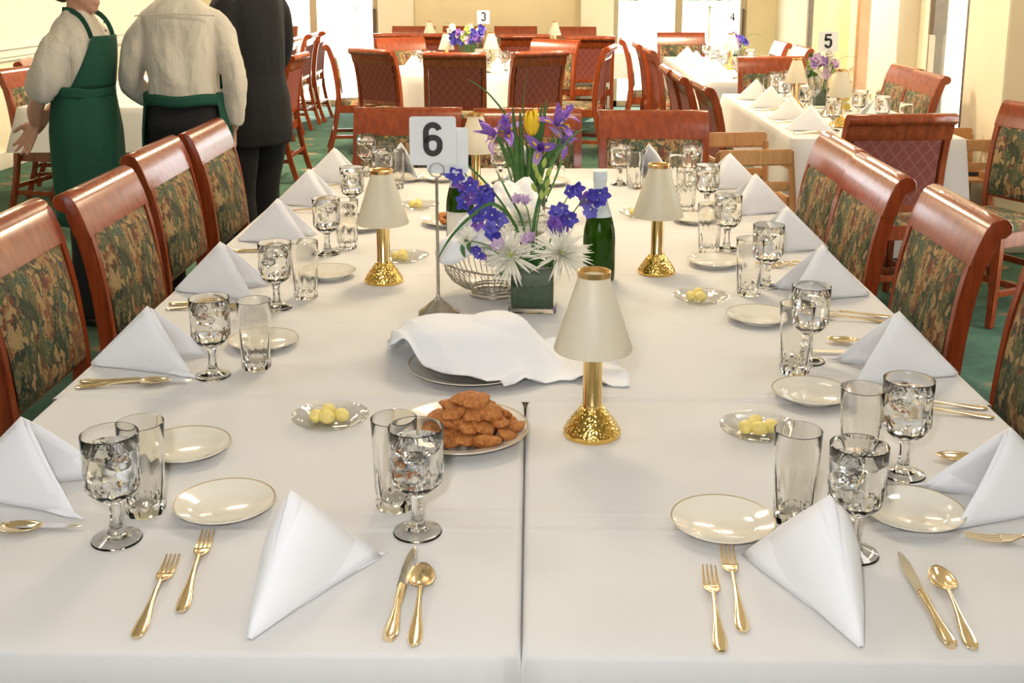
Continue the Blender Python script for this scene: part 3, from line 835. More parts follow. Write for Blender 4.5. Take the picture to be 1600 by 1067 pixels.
napkin('white napkin at the far end, left, beside the number 6', -.545, 4.745, 272, NAPKINS[0])
napkin('white napkin at the far end, half hidden behind the irises', -.03, 4.745, 268, NAPKINS[1])
napkin('white napkin at the far end, right of the white-foiled bottle', .47, 4.73, 276, NAPKINS[2])
LG = [(-.618, 1.537), (-.666, 2.227), (-.640, 2.713), (-.612, 3.272), (-.622, 3.82), (-.575, 4.27)]
for i, (x, y) in enumerate(LG): goblet('goblet of iced water, %s along the left side of the long table' % ORD[i], x, y, i * .9)
RG = [(.628, 1.783), (.601, 2.341), (.632, 2.936), (.595, 3.35), (.615, 3.89), (.628, 4.37)]
for i, (x, y) in enumerate(RG): goblet('goblet of iced water, %s along the right side of the long table' % ORD[i], x, y, i * .7 + .3)
goblet('goblet of iced water at the near left place, before the fritter plate', -.171, 1.568, .4)
goblet('goblet of iced water behind the near right napkin', .470, 1.515, 1.1)
goblet('goblet of iced water at the far end, leftmost', -.685, 4.60)
goblet('goblet of iced water at the far end, below the violet irises', -.125, 4.43)
goblet('goblet of iced water at the far end, right of the white-foiled bottle', .350, 4.41)
LT = [(-.605, 1.627), (-.587, 2.279), (-.586, 2.811), (-.565, 3.353), None, (-.53, 4.32)]
for i, p in enumerate(LT):
    if p: tumbler('empty clear tumbler, %s along the left side of the long table' % ORD[i], p[0], p[1], i * .5)
RT = [(.556, 1.794), (.557, 2.272), (.570, 2.861), (.534, 3.308), (.545, 3.91), (.56, 4.28)]
for i, p in enumerate(RT): tumbler('empty clear tumbler, %s along the right side of the long table' % ORD[i], p[0], p[1], i * .6)
tumbler('empty clear tumbler behind the near left goblet, before the fritters', -.214, 1.651)
tumbler('empty clear tumbler between the near right plate and goblet', .407, 1.615)
tumbler('empty clear tumbler at the far end, left, before the napkin', -.60, 4.56)
tumbler('empty clear tumbler at the far end, right, before the napkin', .402, 4.335)
LP = [(-.610, 1.852), (-.606, 2.426), (-.567, 3.019), (-.566, 3.608), (-.517, 4.493)]
for i, (x, y) in enumerate(LP): bplate('small cream plate with gilt rim, %s along the left side' % ORD[i], x, y)
RP = [(.594, 1.631), (.558, 2.126), (.552, 2.634), (.529, 3.164), (.554, 3.74)]
for i, (x, y) in enumerate(RP): bplate('small cream plate with gilt rim, %s along the right side' % ORD[i], x, y)
bplate('small cream plate half behind the near left napkin', -.482, 1.636)
bplate('small cream plate above the near right forks', .293, 1.591)
bplate('small cream plate at the far end under the number card', -.37, 4.50)
bplate('small cream plate at the far end beside the salt shakers', .075, 4.42)
# cutlery
cut(SFORK, 'salad_fork', 'fork', 'gilt salad fork, outermost at the near left place', -.501, 1.282, 94)
cut(DFORK, 'dinner_fork', 'fork', 'gilt dinner fork next to the near left napkin', -.462, 1.342, 96.3)
cut(KNIFE, 'table_knife', 'knife', 'gilt-handled knife right of the near left napkin', -.179, 1.282, 88.6)
cut(SPOON, 'teaspoon', 'spoon', 'gilt teaspoon at the near left place beside the seam', -.146, 1.271, 91.8)
cut(SFORK, 'salad_fork', 'fork', 'gilt salad fork, outermost at the near right place', .238, 1.265, 85.8)
cut(DFORK, 'dinner_fork', 'fork', 'gilt dinner fork below the near right plate', .274, 1.309, 86.5)
cut(KNIFE, 'table_knife', 'knife', 'gilt-handled knife right of the near right napkin', .529, 1.280, 89.2)
cut(SPOON, 'teaspoon', 'spoon', 'gilt teaspoon, rightmost piece of the near right place', .554, 1.277, 84.2)
cut(KNIFE, 'table_knife', 'knife', 'gilt-handled knife at the nearest left-side place', -.915, 1.560, 3)
cut(SPOON, 'teaspoon', 'spoon', 'gilt teaspoon cropped by the left edge at the nearest left place', -.925, 1.535, 8)
cut(KNIFE, 'table_knife', 'knife', 'gilt-handled knife below the second left napkin', -.927, 2.178, 2.8)
cut(SPOON, 'teaspoon', 'spoon', 'gilt teaspoon below the second left napkin', -.925, 2.149, 9)
cut(KNIFE, 'table_knife', 'knife', 'gilt-handled knife below the third left napkin', -.919, 2.735, -2)
cut(SPOON, 'teaspoon', 'spoon', 'gilt teaspoon below the third left napkin', -.915, 2.695, 2)
cut(KNIFE, 'table_knife', 'knife', 'gilt-handled knife below the fourth left napkin', -.900, 3.290, 0)
cut(SPOON, 'teaspoon', 'spoon', 'gilt teaspoon below the fifth left napkin', -.895, 3.86, 4)
cut(SPOON, 'teaspoon', 'spoon', 'gilt teaspoon below the farthest left napkin', -.86, 4.33, 2)
cut(DFORK, 'dinner_fork', 'fork', 'gilt fork cropped by the right photo edge', .86, 1.535, 173)
cut(SPOON, 'teaspoon', 'spoon', 'gilt spoon tip behind the nearest right napkin', .89, 1.815, 172)
cut(DFORK, 'dinner_fork', 'fork', 'gilt fork before the second right napkin, nearer one', .880, 2.030, 168)
cut(SFORK, 'salad_fork', 'fork', 'gilt fork before the second right napkin, farther one', .885, 2.075, 172)
cut(KNIFE, 'table_knife', 'knife', 'gilt-handled knife behind the second right napkin', .842, 2.385, 179)
cut(SPOON, 'teaspoon', 'spoon', 'gilt spoon tip behind the second right napkin', .86, 2.44, 172)
cut(DFORK, 'dinner_fork', 'fork', 'gilt fork before the third right napkin, nearer one', .868, 2.615, 168)
cut(SFORK, 'salad_fork', 'fork', 'gilt fork before the third right napkin, farther one', .880, 2.66, 173)
cut(DFORK, 'dinner_fork', 'fork', 'gilt fork before the fourth right napkin, nearer one', .86, 3.12, 174)
cut(SFORK, 'salad_fork', 'fork', 'gilt fork before the fourth right napkin, farther one', .875, 3.16, 178)
# butter
for i, (x, y, nb, where) in enumerate([(-.377, 1.986, 4, 'left of the fritter plate'), (.419, 1.946, 4, 'behind the near right tumbler'), (.435, 2.789, 3, 'before the right brass lamp'),
                                       (-.372, 3.192, 3, 'behind the left brass lamp'), (-.402, 3.939, 3, 'farthest on the left, beyond the lamp'), (.375, 3.813, 1, 'farthest on the right, behind the lamp')]):
    single('butter_dish', BUTTERDISH, 'round clear glass butter dish ' + where, 'dish', (x, y, tz(y)), .3 * i, 'glass butter dishes')
    for k in range(nb):
        px, py, pz = [(-.026, -.004, 0), (-.004, -.013, .001), (-.006, .012, .004), (.022, -.002, .001)][k]
        single('butter_ball', BUTTERS[(k + i) % 3], '%s butter ball in the dish ' % ('leftmost', 'front', 'back', 'rightmost')[k] + where, 'butter', (x + px, y + py, tz(y) + .0165 + pz), k * 1.3, 'butter balls ' + where)

# ================================================================== middle of the long table
# --- plate of fritters
FX, FY = -.128, 1.93
single('dinner_plate', DINNER, 'large cream plate with gilt rim, heaped with brown fritters', 'plate', (FX, FY, TN))
def fritter_mesh(seed):
    return MB().blob((0, 0, 0), (.027, .020, .0105), 3, lambda c: 1 + .22 * noise.noise(c * 1.5 + Vector((seed, 1, 2))) +   .13 * noise.noise(c * 4 + Vector((seed, 3, 0)))).mesh('fritter', 'fried_crumb', smooth=180)
FRIT = [fritter_mesh(i * 2.7) for i in range(5)]
rnd = random.Random(21)
LAYER = ['outer ring at the bottom', 'inner ring at the bottom', 'very middle', 'outer second layer', 'inner second layer', 'third layer', 'top']
def fritters(cx, cy, z0, layers, label, grp, cat='fritter'):
    n = 0
    for li, (cnt, rad, zz) in enumerate(layers):
        for i in range(cnt):
            a = 2 * PI * i / cnt + li * .6 + rnd.uniform(-.15, .15); r_ = rad * rnd.uniform(.88, 1.05)
            tilt = (.30 if rad > .02 else .12) * rnd.uniform(.6, 1.3)
            o = single('fritter', FRIT[n % 5], label % LAYER[min(li, 6)], cat, (cx + r_ * math.cos(a), cy + r_ * math.sin(a) * .92, z0 + zz + rnd.uniform(-.002, .003)), 0, grp,
                       rot=(tilt * math.sin(a) * -1 + rnd.uniform(-.2, .2), tilt * math.cos(a) + rnd.uniform(-.2, .2), rnd.uniform(0, 3)), sc=rnd.uniform(.88, 1.15)); n += 1
fritters(FX + .02, FY, TN, [(12, .075, .019), (6, .034, .021), (1, 0, .02), (9, .052, .036), (4, .022, .040), (7, .036, .054), (4, .016, .071)], 'golden brown fritter on the near plate, %s of the heap', 'fritters on the near plate')
single('dinner_plate', DINNER, 'cream plate of brown fritters by the left green bottle', 'plate', (-.27, 3.69, TZ), sc=.8)
fritters(-.26, 3.69, TZ - .002, [(5, .04, .016), (3, .02, .03)], 'brown fritter on the plate behind the number stand, %s', 'fritters on the far plate')
# --- plate covered with a napkin
single('serving_plate', BIGPLATE, 'cream serving plate half covered by a white napkin', 'plate', (-.125, 2.262, TZ))
def supp(x, y):
    """what the cloth lies on: table, plate rim, heap of rolls"""
    r = math.hypot(x, y); h = .0235 if r < .136 else 0
    for bx, by, rx, ry, bh in ((-.02, .025, .165, .105, .084), (-.10, .005, .075, .075, .060), (.05, .04, .09, .08, .092)):
        q = ((x - bx) / rx) ** 2 + ((y - by) / ry) ** 2
        if q < 1: h = max(h, .02 + bh * (1 - q * q) ** .5)
    return h
CO = [(r * math.cos(a * PI / 5), r * math.sin(a * PI / 5), r * 1.15) for r in (.015, .03, .05, .075) for a in range(10)] + [(0, 0, 0)]
def cover(u, v):
    x0 = -.185 + .50 * u; y0 = -.105 + .285 * v
    x = x0 + .012 * math.sin(v * 5 + 1); y = y0 + .022 * math.sin(u * 9.5 + .8) * (1 - v) + (.03 * (u - .35) ** 2 * 4) * (1 - v) - .045 * max(0, u - .75) * 4 * (1 - v) * .5
    if u < .16: y += (.16 - u) * .45 * (1 - v)
    z = max(supp(x + a, y + b) - c for a, b, c in CO)
    rough = noise.noise(Vector((x * 9 + 3, y * 9, .5))); rid = 1 - abs(noise.noise(Vector((x * 13 + y * 5, y * 5 - x * 3, 2.5)))) * 2
    edge = max(0, 1 - 4.5 * min(v, 1 - v, u * 1.6, (1 - u) * 1.3))
    z += .007 * rough + .006 * max(0, rid) * (.3 + edge) + .013 * edge * max(0, math.sin(u * 24 + v * 15 + 2 * rough))
    low = .0255 if math.hypot(x, y) < .138 else .002
    return (x, y, max(z, low) + .001)
single('bread_napkin', MB().grid(72, 44, cover).mesh('bread_napkin', 'linen_napkin', smooth=180, solid=-.0018),
       'white napkin draped over a serving plate behind the fritters', 'napkin', (-.125, 2.262, TZ + .0005))
# --- brass lamps
def lamp_kit():
    base = [(.001, 0), (.0515, 0), (.053, .004), (.0525, .010), (.048, .016), (.0475, .019), (.041, .026), (.0402, .030), (.033, .037), (.0325, .040), (.026, .047), (.0215, .054), (.001, .055)]
    b = MB().lathe(base, 48).mesh('base', 'brass_hammered', smooth=50)
    col = MB().lathe([(.001, .053), (.0185, .053), (.0185, .060), (.0175, .062), (.0175, .190), (.001, .190)], 32).mesh('column', 'brass', smooth=40)
    def rf(r, z, a): return r * (1 + (.008 * math.cos(56 * a) if z < .285 else 0))
    sh = MB().lathe([(.0700, .163), (.0708, .166), (.0475, .238), (.0392, .264), (.0338, .281), (.0308, .290), (.0294, .298), (.0288, .308), (.0275, .308), (.0280, .298), (.0294, .290), (.0324, .280), (.0378, .263), (.0460, .237), (.0690, .165)], 168, rf=rf, close=True).mesh('shade', 'frosted_shade', smooth=60)
    ring = MB().lathe([(.0285, .300), (.0302, .300), (.0304, .3095), (.0285, .3105), (.0265, .3095), (.0268, .300)], 40, close=True).mesh('ring', 'brass_satin', smooth=40)
    cup = MB().lathe([(.001, .19), (.022, .19), (.022, .235), (.018, .25), (.001, .25)], 24).mesh('candle_cup', 'paper_label', smooth=40)
    return [('base', b, -1), ('column', col, -1), ('shade', sh, -1), ('ring', ring, 2), ('candle_cup', cup, 1)]
LAMP = lamp_kit()
def lamp(where, x, y, z=None, grp='brass table lamps'):
    return kit_inst(LAMP, 'table_lamp', 'brass table lamp with ribbed frosted glass shade, ' + where, 'lamp', (x, y, tz(y) if z is None else z), 0, grp)
lamp('nearest, right of the fritters', .112, 1.946); lamp('left, behind the third goblet', -.403, 2.969)
lamp('right, beside the white-foiled bottle', .352, 3.075); lamp('far end, right of the number 6', -.211, 4.20)
# --- numbers
def arc(cx, cy, rx, ry, a0, a1, n=14): return [(cx + rx * math.cos(R(a0 + (a1 - a0) * i / n)), cy + ry * math.sin(R(a0 + (a1 - a0) * i / n))) for i in range(n + 1)]
GLYPH = {'6': [arc(0, .62, .2, .22, 20, 180) + arc(0, -.0 + .22, .2, .22, 180, 180, 1) + arc(0, .22, .2, .22, 180, 360) + arc(0, .30, .2, .17, 0, 170)],
         '5': [[(.2, .84), (-.17, .84), (-.19, .46)] + arc(0, .40, .2, .14, 150, 20, 8) + arc(0, .24, .2, .24, 0, -165, 14)],
         '3': [arc(0, .64, .19, .20, 160, -70, 14) + arc(0, .24, .2, .24, 75, -160, 16)],
         '4': [[(.10, 0), (.10, .84), (-.22, .24), (.26, .24)]]}
def numeral_mesh(ch, h, w=.17, M4=None):
    """flat strokes in the x-z plane, facing -y"""
    mb = MB(); s = h / .97
    for st in GLYPH[ch]:
        P_ = [Vector((p[0], p[1] + .065)) for p in st]; Lf, Rt = [], []
        for i, p in enumerate(P_):
            d = (P_[min(i + 1, len(P_) - 1)] - P_[max(i - 1, 0)])
            if d.length < 1e-6: d = Vector((0, -1))
            d.normalize(); n = Vector((-d.y, d.x)) * w / 2
            Lf.append(p + n); Rt.append(p - n)
        n_ = len(P_); vs_ = []
        for yy in (0, .0012):
            vs_ += [(p.x * s, yy, p.y * s) for p in Lf] + [(p.x * s, yy, p.y * s) for p in Rt]
        fs = []
        o2 = 2 * n_
        for i in range(n_ - 1):
            fs += [(i, i + 1, n_ + i + 1, n_ + i), (o2 + i, o2 + n_ + i, o2 + n_ + i + 1, o2 + i + 1), (i, o2 + i, o2 + i + 1, i + 1), (n_ + i, n_ + i + 1, o2 + n_ + i + 1, o2 + n_ + i)]
        fs += [(0, n_, o2 + n_, o2), (n_ - 1, o2 + n_ - 1, o2 + 2 * n_ - 1, 2 * n_ - 1)]
        mb.add(vs_, fs)
    return mb.mesh('numeral', 'ink_black', smooth=0)
def rounded_rect(w, h, r, n=5):
    pts = []
    for cx, cy, a0 in ((w / 2 - r, h / 2 - r, 0), (-w / 2 + r, h / 2 - r, 90), (-w / 2 + r, -h / 2 + r, 180), (w / 2 - r, -h / 2 + r, 270)):
        pts += arc(cx, cy, r, r, a0, a0 + 90, n)
    return pts
XZ = Matrix(((1, 0, 0, 0), (0, 0, -1, 0), (0, 1, 0, 0), (0, 0, 0, 1)))
def number_stand(ch, label, x, y, z, rz, hstem=.36, cw=.112, chh=.118, second=True):
    t = thing('number_stand', label, 'table number', (x, y, z), rz, 'table number stands')
    prof = [(.001, 0), (.050, 0), (.051, .003), (.046, .008), (.036, .014), (.025, .025), (.013, .034), (.0055, .042), (.004, .05), (.001, .051)]
    part('base', MB().lathe(prof, 40, rf=lambda r, z_, a: r * (1 + .035 * math.cos(5 * a) * (r > .02))).mesh('base', 'pewter', smooth=50), t)
    part('rod', MB().tube([(0, 0, .045), (0, 0, hstem)], [.0042, .0036], 10).mesh('rod', 'pewter'), t)
    rg = part('ring_clip', MB().torus(.0175, .0014, (0, 0, hstem + .0175), 32, 6, Matrix.Rotation(R(90), 3, 'X')).torus(.0175, .0014, (0, .006, hstem + .0175), 32, 6, Matrix.Rotation(R(90), 3, 'X')).mesh('ring', 'pewter', smooth=60), t)
    cz = hstem + .030 + chh / 2
    cd = part('card', MB().prism(rounded_rect(cw, chh, .008), -.0008, .0008, Matrix.Translation((-.008, .003, cz)) @ XZ).mesh('card', 'card_white', smooth=30), t, label='white card with a black number')
    part('numeral', numeral_mesh(ch, chh * .68), cd, (-.008, .0005, cz - chh * .34 + .004))
    if second:
        part('card', MB().prism(rounded_rect(cw * .9, chh * .95, .008), -.0008, .0008, Matrix.Translation((.026, .02, cz - .026)) @ XZ).mesh('card2', 'card_white', smooth=30), t, label='plain white card behind the number card')
    return t
number_stand('6', 'pewter table number stand holding a white card marked 6', -.230, 2.677, TZ, R(2), .342)
# --- sparkling wine bottles
def bottle_kit(label_on=True):
    out = [(.001, .012), (.025, .004), (.040, 0), (.043, .004), (.0438, .02), (.0438, .118), (.0420, .140), (.0355, .170), (.0255, .200), (.0180, .228), (.0155, .255), (.0150, .285), (.0165, .287), (.0165, .296), (.0145, .299), (.001, .300)]
    g = MB().lathe(out, 48).mesh('glass', 'bottle_glass', smooth=50)
    rib = lambda r, z, a: r * (1 + .012 * math.cos(14 * a) + .012 * math.cos(31 * a + 80 * z))
    f = MB().lathe([(.0335, .1795), (.0270, .2), (.0192, .228), (.0172, .252), (.0168, .270), (.0185, .274), (.0190, .296), (.0180, .303), (.010, .305), (.001, .305)], 56, rf=rib).mesh('foil', 'foil_white', smooth=40)
    k = [('glass', g, -1), ('foil', f, -1)]
    if label_on:
        lm = MB(); lm.grid(24, 4, lambda u, v: (.0443 * math.cos(R(-165 + 150 * u)), .0443 * math.sin(R(-165 + 150 * u)), .03 + .075 * v))
        k.append(('paper_label', lm.mesh('paper_label', 'paper_label', smooth=180, solid=.0004), 0))
    return k
BOTTLE = bottle_kit(); BOTTLE_B = bottle_kit(False)
kit_inst(BOTTLE_B, 'wine_bottle', 'green sparkling wine bottle with white foil, right of the white mums', 'bottle', (.185, 3.0, TZ), 0, 'sparkling wine bottles')
kit_inst(BOTTLE, 'wine_bottle', 'green sparkling wine bottle with paper label, left behind the delphiniums', 'bottle', (-.222, 3.42, TZ), R(10), 'sparkling wine bottles')
# --- wire bread baskets
def basket_kit():
    k = []
    ft = MB().torus(.060, .0035, (0, 0, .0038), 40, 8).torus(.058, .003, (0, 0, .014), 40, 8).torus(.056, .003, (0, 0, .022), 40, 8).mesh('foot', 'pewter', smooth=60)
    k.append(('foot', ft, -1))
    ex = 1.10
    def wire(a, mb):
        pts = []
        for f in (0, .25, .5, .75, 1):
            r = .054 + (.118 - .054) * math.sin(f * PI / 2); z = .022 + .060 * (1 - math.cos(f * PI / 2)) + .012 * f * abs(math.cos(a))
            pts.append((r * math.cos(a) * ex, r * math.sin(a), z))
        mb.tube(pts, .0014, 5)
    for i in range(48):
        mb = MB(); wire(2 * PI * i / 48, mb); k.append(('wire', mb.mesh('wire', 'pewter', smooth=60), -1))
    rim = MB(); ring = []
    for i in range(48):
        a = 2 * PI * i / 48; z = .082 + .012 * abs(math.cos(a)); c = Vector((.118 * ex * math.cos(a), .118 * math.sin(a), z)); d = Vector((math.cos(a), math.sin(a), 0))
        ring.append([c + d * .003 * math.cos(b) + Vector((0, 0, .003 * math.sin(b))) for b in [2 * PI * q / 6 for q in range(6)]])
    rim.loft(ring, False, True); k.append(('rim', rim.mesh('rim', 'pewter', smooth=60), -1))
    return k
BASKET = basket_kit()
def basket_napkin(seed, hgt):
    def fn(u, v):
        a = u * 2 * PI; r = v
        rr = r * (1 + .16 * math.sin(2 * a + seed) * r + .07 * math.sin(5 * a + seed * 2) * r)
        x = rr * .108 * math.cos(a); y = rr * .094 * math.sin(a)
        crest = hgt * (1 - r ** 3.4) + .042 * noise.noise(Vector((x * 15 + seed, y * 13, seed))) * (1 - r * .3) + .018 * abs(math.sin(2.5 * a + 4 * r + seed)) * math.sin(r * PI)
        z = .045 + max(0, crest) + (.055 * max(0, r - .6) / .4 + .012 * math.sin(6 * a + seed)) * (r > .5) * r
        return (x, y, z)
    return MB().grid(64, 22, fn, cyc=True).mesh('basket_napkin', 'linen_napkin', smooth=180, solid=-.0018, weld=.0002)
kit_inst(BASKET, 'bread_basket', 'silver wire bread basket behind the number stand, left of the vase', 'basket', (-.100, 2.850, TZ), R(12), 'wire bread baskets')
single('basket_napkin', basket_napkin(1.4, .135), 'white napkin bundled in the near wire basket', 'napkin', (-.128, 2.850, TZ + .004), R(15))
kit_inst(BASKET, 'bread_basket', 'silver wire bread basket farther back, behind the white mums', 'basket', (-.050, 3.45, TZ), R(-8), 'wire bread baskets')
single('basket_napkin', basket_napkin(3.9, .13), 'white napkin bundled in the far wire basket', 'napkin', (-.055, 3.455, TZ + .003), R(-20))
for i, x in enumerate((.092, .122)):
    t = thing('salt_shaker', 'small glass shaker at the far end, %s one' % ('left', 'right')[i], 'shaker', (x, 4.56, TZ), 0, 'shakers at the far end')
    part('glass', MB().lathe([(.001, 0), (.014, 0), (.015, .004), (.013, .03), (.011, .036), (.001, .036)], 12).mesh('glass', 'clear_glass', smooth=30), t)
    part('cap', MB().lathe([(.001, .0365), (.012, .0365), (.012, .044), (.006, .05), (.001, .0505)], 20).mesh('cap', 'steel', smooth=40), t)

# --- flower arrangements
def vase_kit(w=.118, h=.118):
    k = []; o, i = w / 2, w / 2 - .006
    mb = MB(); rings = []
    for (hw, z) in ((o, 0), (o, h), (i, h), (i, .010)):
        rings.append([(sx * hw, sy * hw, z) for sx, sy in ((-1, -1), (1, -1), (1, 1), (-1, 1))])
    mb.loft(rings); k.append(('glass', mb.mesh('glass', 'clear_glass', bevel=.003, smooth=40), -1))
    li = i - .0015
    for ax in range(4):
        mb = MB(); ca, sa = math.cos(ax * PI / 2), math.sin(ax * PI / 2)
        def fn(u, v):
            x = (u - .5) * 2 * li; y = -li; z = .012 + v * (h - .02) + .004 * math.sin(u * 9 + ax * 2) * v
            return (x * ca - y * sa, x * sa + y * ca, z)
        mb.grid(9, 5, fn); k.append(('leaf_lining', mb.mesh('leaf_lining', 'leaf_dark', smooth=180, solid=.0006), -1))
    return k
VASE = vase_kit()
VX, VY, V2X, V2Y = .004, 2.735, -.010, 3.80
kit_inst(VASE, 'flower_vase', 'square glass vase lined with dark leaves, holding white spider mums', 'vase', (VX, VY, TZ), R(-2), 'square leaf-lined vases')
kit_inst(VASE, 'flower_vase', 'square glass vase lined with dark leaves, holding irises and tulips', 'vase', (V2X, V2Y, TZ), R(4), 'square leaf-lined vases')
def bez(p0, p1, p2, n=8):
    p0, p1, p2 = map(Vector, (p0, p1, p2)); return [((1 - t) ** 2) * p0 + 2 * t * (1 - t) * p1 + t * t * p2 for t in [i / n for i in range(n + 1)]]
def petal(mb, c, d, up, L, W, cup=.25, n=6, tipw=.15, curl=0):
    """a leaf-like petal from c along d; up is its upper side"""
    c, d, up = Vector(c), Vector(d).normalized(), Vector(up); s = d.cross(up).normalized(); up = s.cross(d)
    def fn(u, v):
        wv = W * (math.sin(PI * min(1, v * .92 + .06)) ** .7) * (1 - (1 - tipw) * max(0, v - .75) / .25 * .6)
        x = (u - .5) * 2
        return c + d * (L * v) + s * (x * wv / 2) + up * (L * cup * v * v + abs(x) ** 2 * wv * .25 - curl * L * v ** 3)
    mb.grid(5, n, fn)
def frame_of(d):
    d = Vector(d).normalized(); a = d.orthogonal().normalized(); return d, a, d.cross(a)
def floret(mb, c, d, size, seed):
    d, a, b = frame_of(d); rr = random.Random(seed); o = rr.uniform(0, 6)
    for i in range(5):
        t = o + i * 2 * PI / 5; q = a * math.cos(t) + b * math.sin(t)
        petal(mb, c, q + d * rr.uniform(.25, .5), d, size, size * .72, .18, 5)
def delphinium(label, base, ctrl, tip, spots, seed, size=.025):
    t = thing('delphinium', label, 'flower', base, 0, 'blue delphiniums'); B = Vector(base); rr = random.Random(seed)
    part('stem', MB().tube([p - B for p in bez(base, ctrl, tip, 10)], [.0022] * 6 + [.0016] * 5, 6).mesh('stem', 'stem_green'), t)
    path = bez(base, ctrl, tip, 40); spots = list(spots)
    for q in range(len(spots)): spots.append(Vector(spots[q]) + Vector((rr.uniform(-.016, .016), rr.uniform(.0, .022), rr.uniform(-.022, .012))))
    for i, sp in enumerate(spots):
        sp = Vector(sp); near = min(path, key=lambda p: (p - sp).length + (0 if p.z < sp.z + .03 else .03))
        mb = MB(); d = Vector((rr.uniform(-.6, .6), -1 + rr.uniform(-.2, .5), rr.uniform(-.5, .4)))
        floret(mb, sp - B, d, size * rr.uniform(.9, 1.15), seed + i)
        f = part('blossom', mb.mesh('blossom', ('petal_blue', 'petal_blue_pale', 'petal_blue', 'petal_violet')[i % 4], smooth=180, solid=.0004), t)
        dn = d.normalized()
        part('blossom_eye', MB().blob(sp - B + dn * .004, .0032, 1).mesh('eye', 'petal_white' if i % 3 else 'petal_violet', smooth=180), f)
        part('stalk', MB().tube([near - B, (near + sp) / 2 - B + Vector((0, .004, .004)), sp - B], .0010, 5).mesh('stalk', 'stem_green'), f)
    return t
z0 = TZ + .012
sp = [(-.198, -.02, 1.132), (-.207, -.01, 1.100), (-.184, -.03, 1.086), (-.175, -.015, 1.064), (-.152, -.03, 1.060), (-.115, -.03, 1.053), (-.120, -.045, 1.022), (-.152, -.02, 1.028), (-.136, -.04, .990),
      (-.104, -.05, .957), (-.096, -.035, .985), (-.128, -.02, 1.006), (-.085, -.045, .940), (-.165, -.02, 1.045), (-.108, -.02, 1.035)]
delphinium('blue delphinium spray arching left over the wire basket', (VX - .02, VY, z0), (VX - .07, VY - .02, 1.0), (-.205, VY - .02, 1.13), [(x, VY + y, z) for x, y, z in sp], 5)
sp = [(.105, -.02, 1.052), (.075, -.03, 1.005), (.091, -.04, .980), (.055, -.03, .966), (.062, -.02, .990)]
delphinium('blue delphinium with one open blossom, right over the mums', (VX + .02, VY, z0), (VX + .03, VY - .02, .95), (.103, VY - .01, 1.05), [(x, VY + y, z) for x, y, z in sp], 31)
sp = [(.149, -.03, 1.040), (.145, -.04, 1.004), (.158, -.02, 1.022), (.140, -.01, 1.03)]
delphinium('dark blue delphinium blossoms before the white bottle foil', (VX + .03, VY + .01, z0), (VX + .06, VY - .02, .98), (.150, VY - .01, 1.04), [(x, VY + y, z) for x, y, z in sp], 52)
sp = [(-.137, -.07, .912), (-.128, -.065, .900)]
delphinium('small wilted violet blossom hanging over the basket napkin', (VX - .03, VY - .02, z0), (VX - .06, VY - .06, .92), (-.13, VY - .06, .91), [(x, VY + y, z) for x, y, z in sp], 77, .016)
def spider_mum(label, c, d, Rm, seed, base):
    t = thing('spider_mum', label, 'flower', base, 0, 'white spider mums'); B = Vector(base); c = Vector(c); d, a, b = frame_of(d); rr = random.Random(seed)
    part('stem', MB().tube([p - B for p in bez(base, (base[0], base[1], c.z - .03), c - d * .01, 8)], .0028, 6).mesh('stem', 'stem_green'), t)
    for i in range(170):
        el = rr.uniform(-.45, 1.25) if i < 120 else rr.uniform(.7, 1.5); az = rr.uniform(0, 2 * PI)
        q = (a * math.cos(az) + b * math.sin(az)) * math.cos(el) + d * math.sin(el)
        L = Rm * rr.uniform(.75, 1.1) * (1 if el < .6 else .62); mb = MB()
        petal(mb, c - B + q * .006, q, d if el < 1 else a, L, .0056, rr.uniform(-.05, .35), 5, .3, .15)
        part('petal', mb.mesh('petal', 'petal_white', smooth=180, solid=.0004), t)
    part('heart', MB().blob(c - B + d * .012, .012, 2, lambda q: 1 + .2 * noise.noise(q * 4)).mesh('heart', 'bud_green', smooth=180), t)
    return t
spider_mum('white spider mum at the right of the front vase', (.072, VY - .06, .895), (.35, -.7, .5), .076, 3, (VX + .02, VY - .01, z0))
spider_mum('white spider mum at the left of the front vase', (-.050, VY - .055, .888), (-.3, -.7, .5), .070, 4, (VX - .02, VY - .01, z0))
spider_mum('white spider mum at the back of the front vase', (-.020, VY + .03, .952), (-.15, -.3, .9), .064, 6, (VX, VY + .015, z0))
def freesia(label, c, seed, base, mat='petal_lilac', n=2, sz=.028):
    t = thing('freesia', label, 'flower', base, 0, 'lilac freesias'); B = Vector(base); c = Vector(c); rr = random.Random(seed)
    part('stem', MB().tube([p - B for p in bez(base, (base[0], base[1] - .01, c.z - .02), c, 8)], .0018, 6).mesh('stem', 'stem_green'), t)
    for k in range(n):
        cc = c + Vector((rr.uniform(-.016, .016), rr.uniform(-.012, .0), rr.uniform(-.012, .012))) * (k > 0); d = Vector((rr.uniform(-.4, .4), -.7, rr.uniform(.3, .8)))
        dd, a, b = frame_of(d)
        for i in range(6):
            q = a * math.cos(i * PI / 3) + b * math.sin(i * PI / 3); mb = MB()
            petal(mb, cc - B, q * .55 + dd, q * -1, sz, sz * .55, -.12, 5); part('petal', mb.mesh('petal', mat, smooth=180, solid=.0004), t)
freesia('lilac freesia between the two white mums', (-.005, VY - .06, .925), 1, (VX, VY - .02, z0), n=3)
freesia('lilac freesia low over the wire basket', (-.075, VY - .06, .905), 2, (VX - .025, VY - .02, z0), n=1, sz=.035)
freesia('pale lilac freesia at the top of the front vase', (-.018, VY - .01, 1.010), 3, (VX, VY, z0), n=2)
freesia('white freesia low between the mums of the front vase', (-.018, VY - .06, .905), 9, (VX - .01, VY - .02, z0), 'petal_white', 2)
freesia('yellow-green flower lying over the basket napkin', (-.155, VY - .05, .925), 12, (VX - .03, VY - .02, z0), 'petal_white', 2, .036)
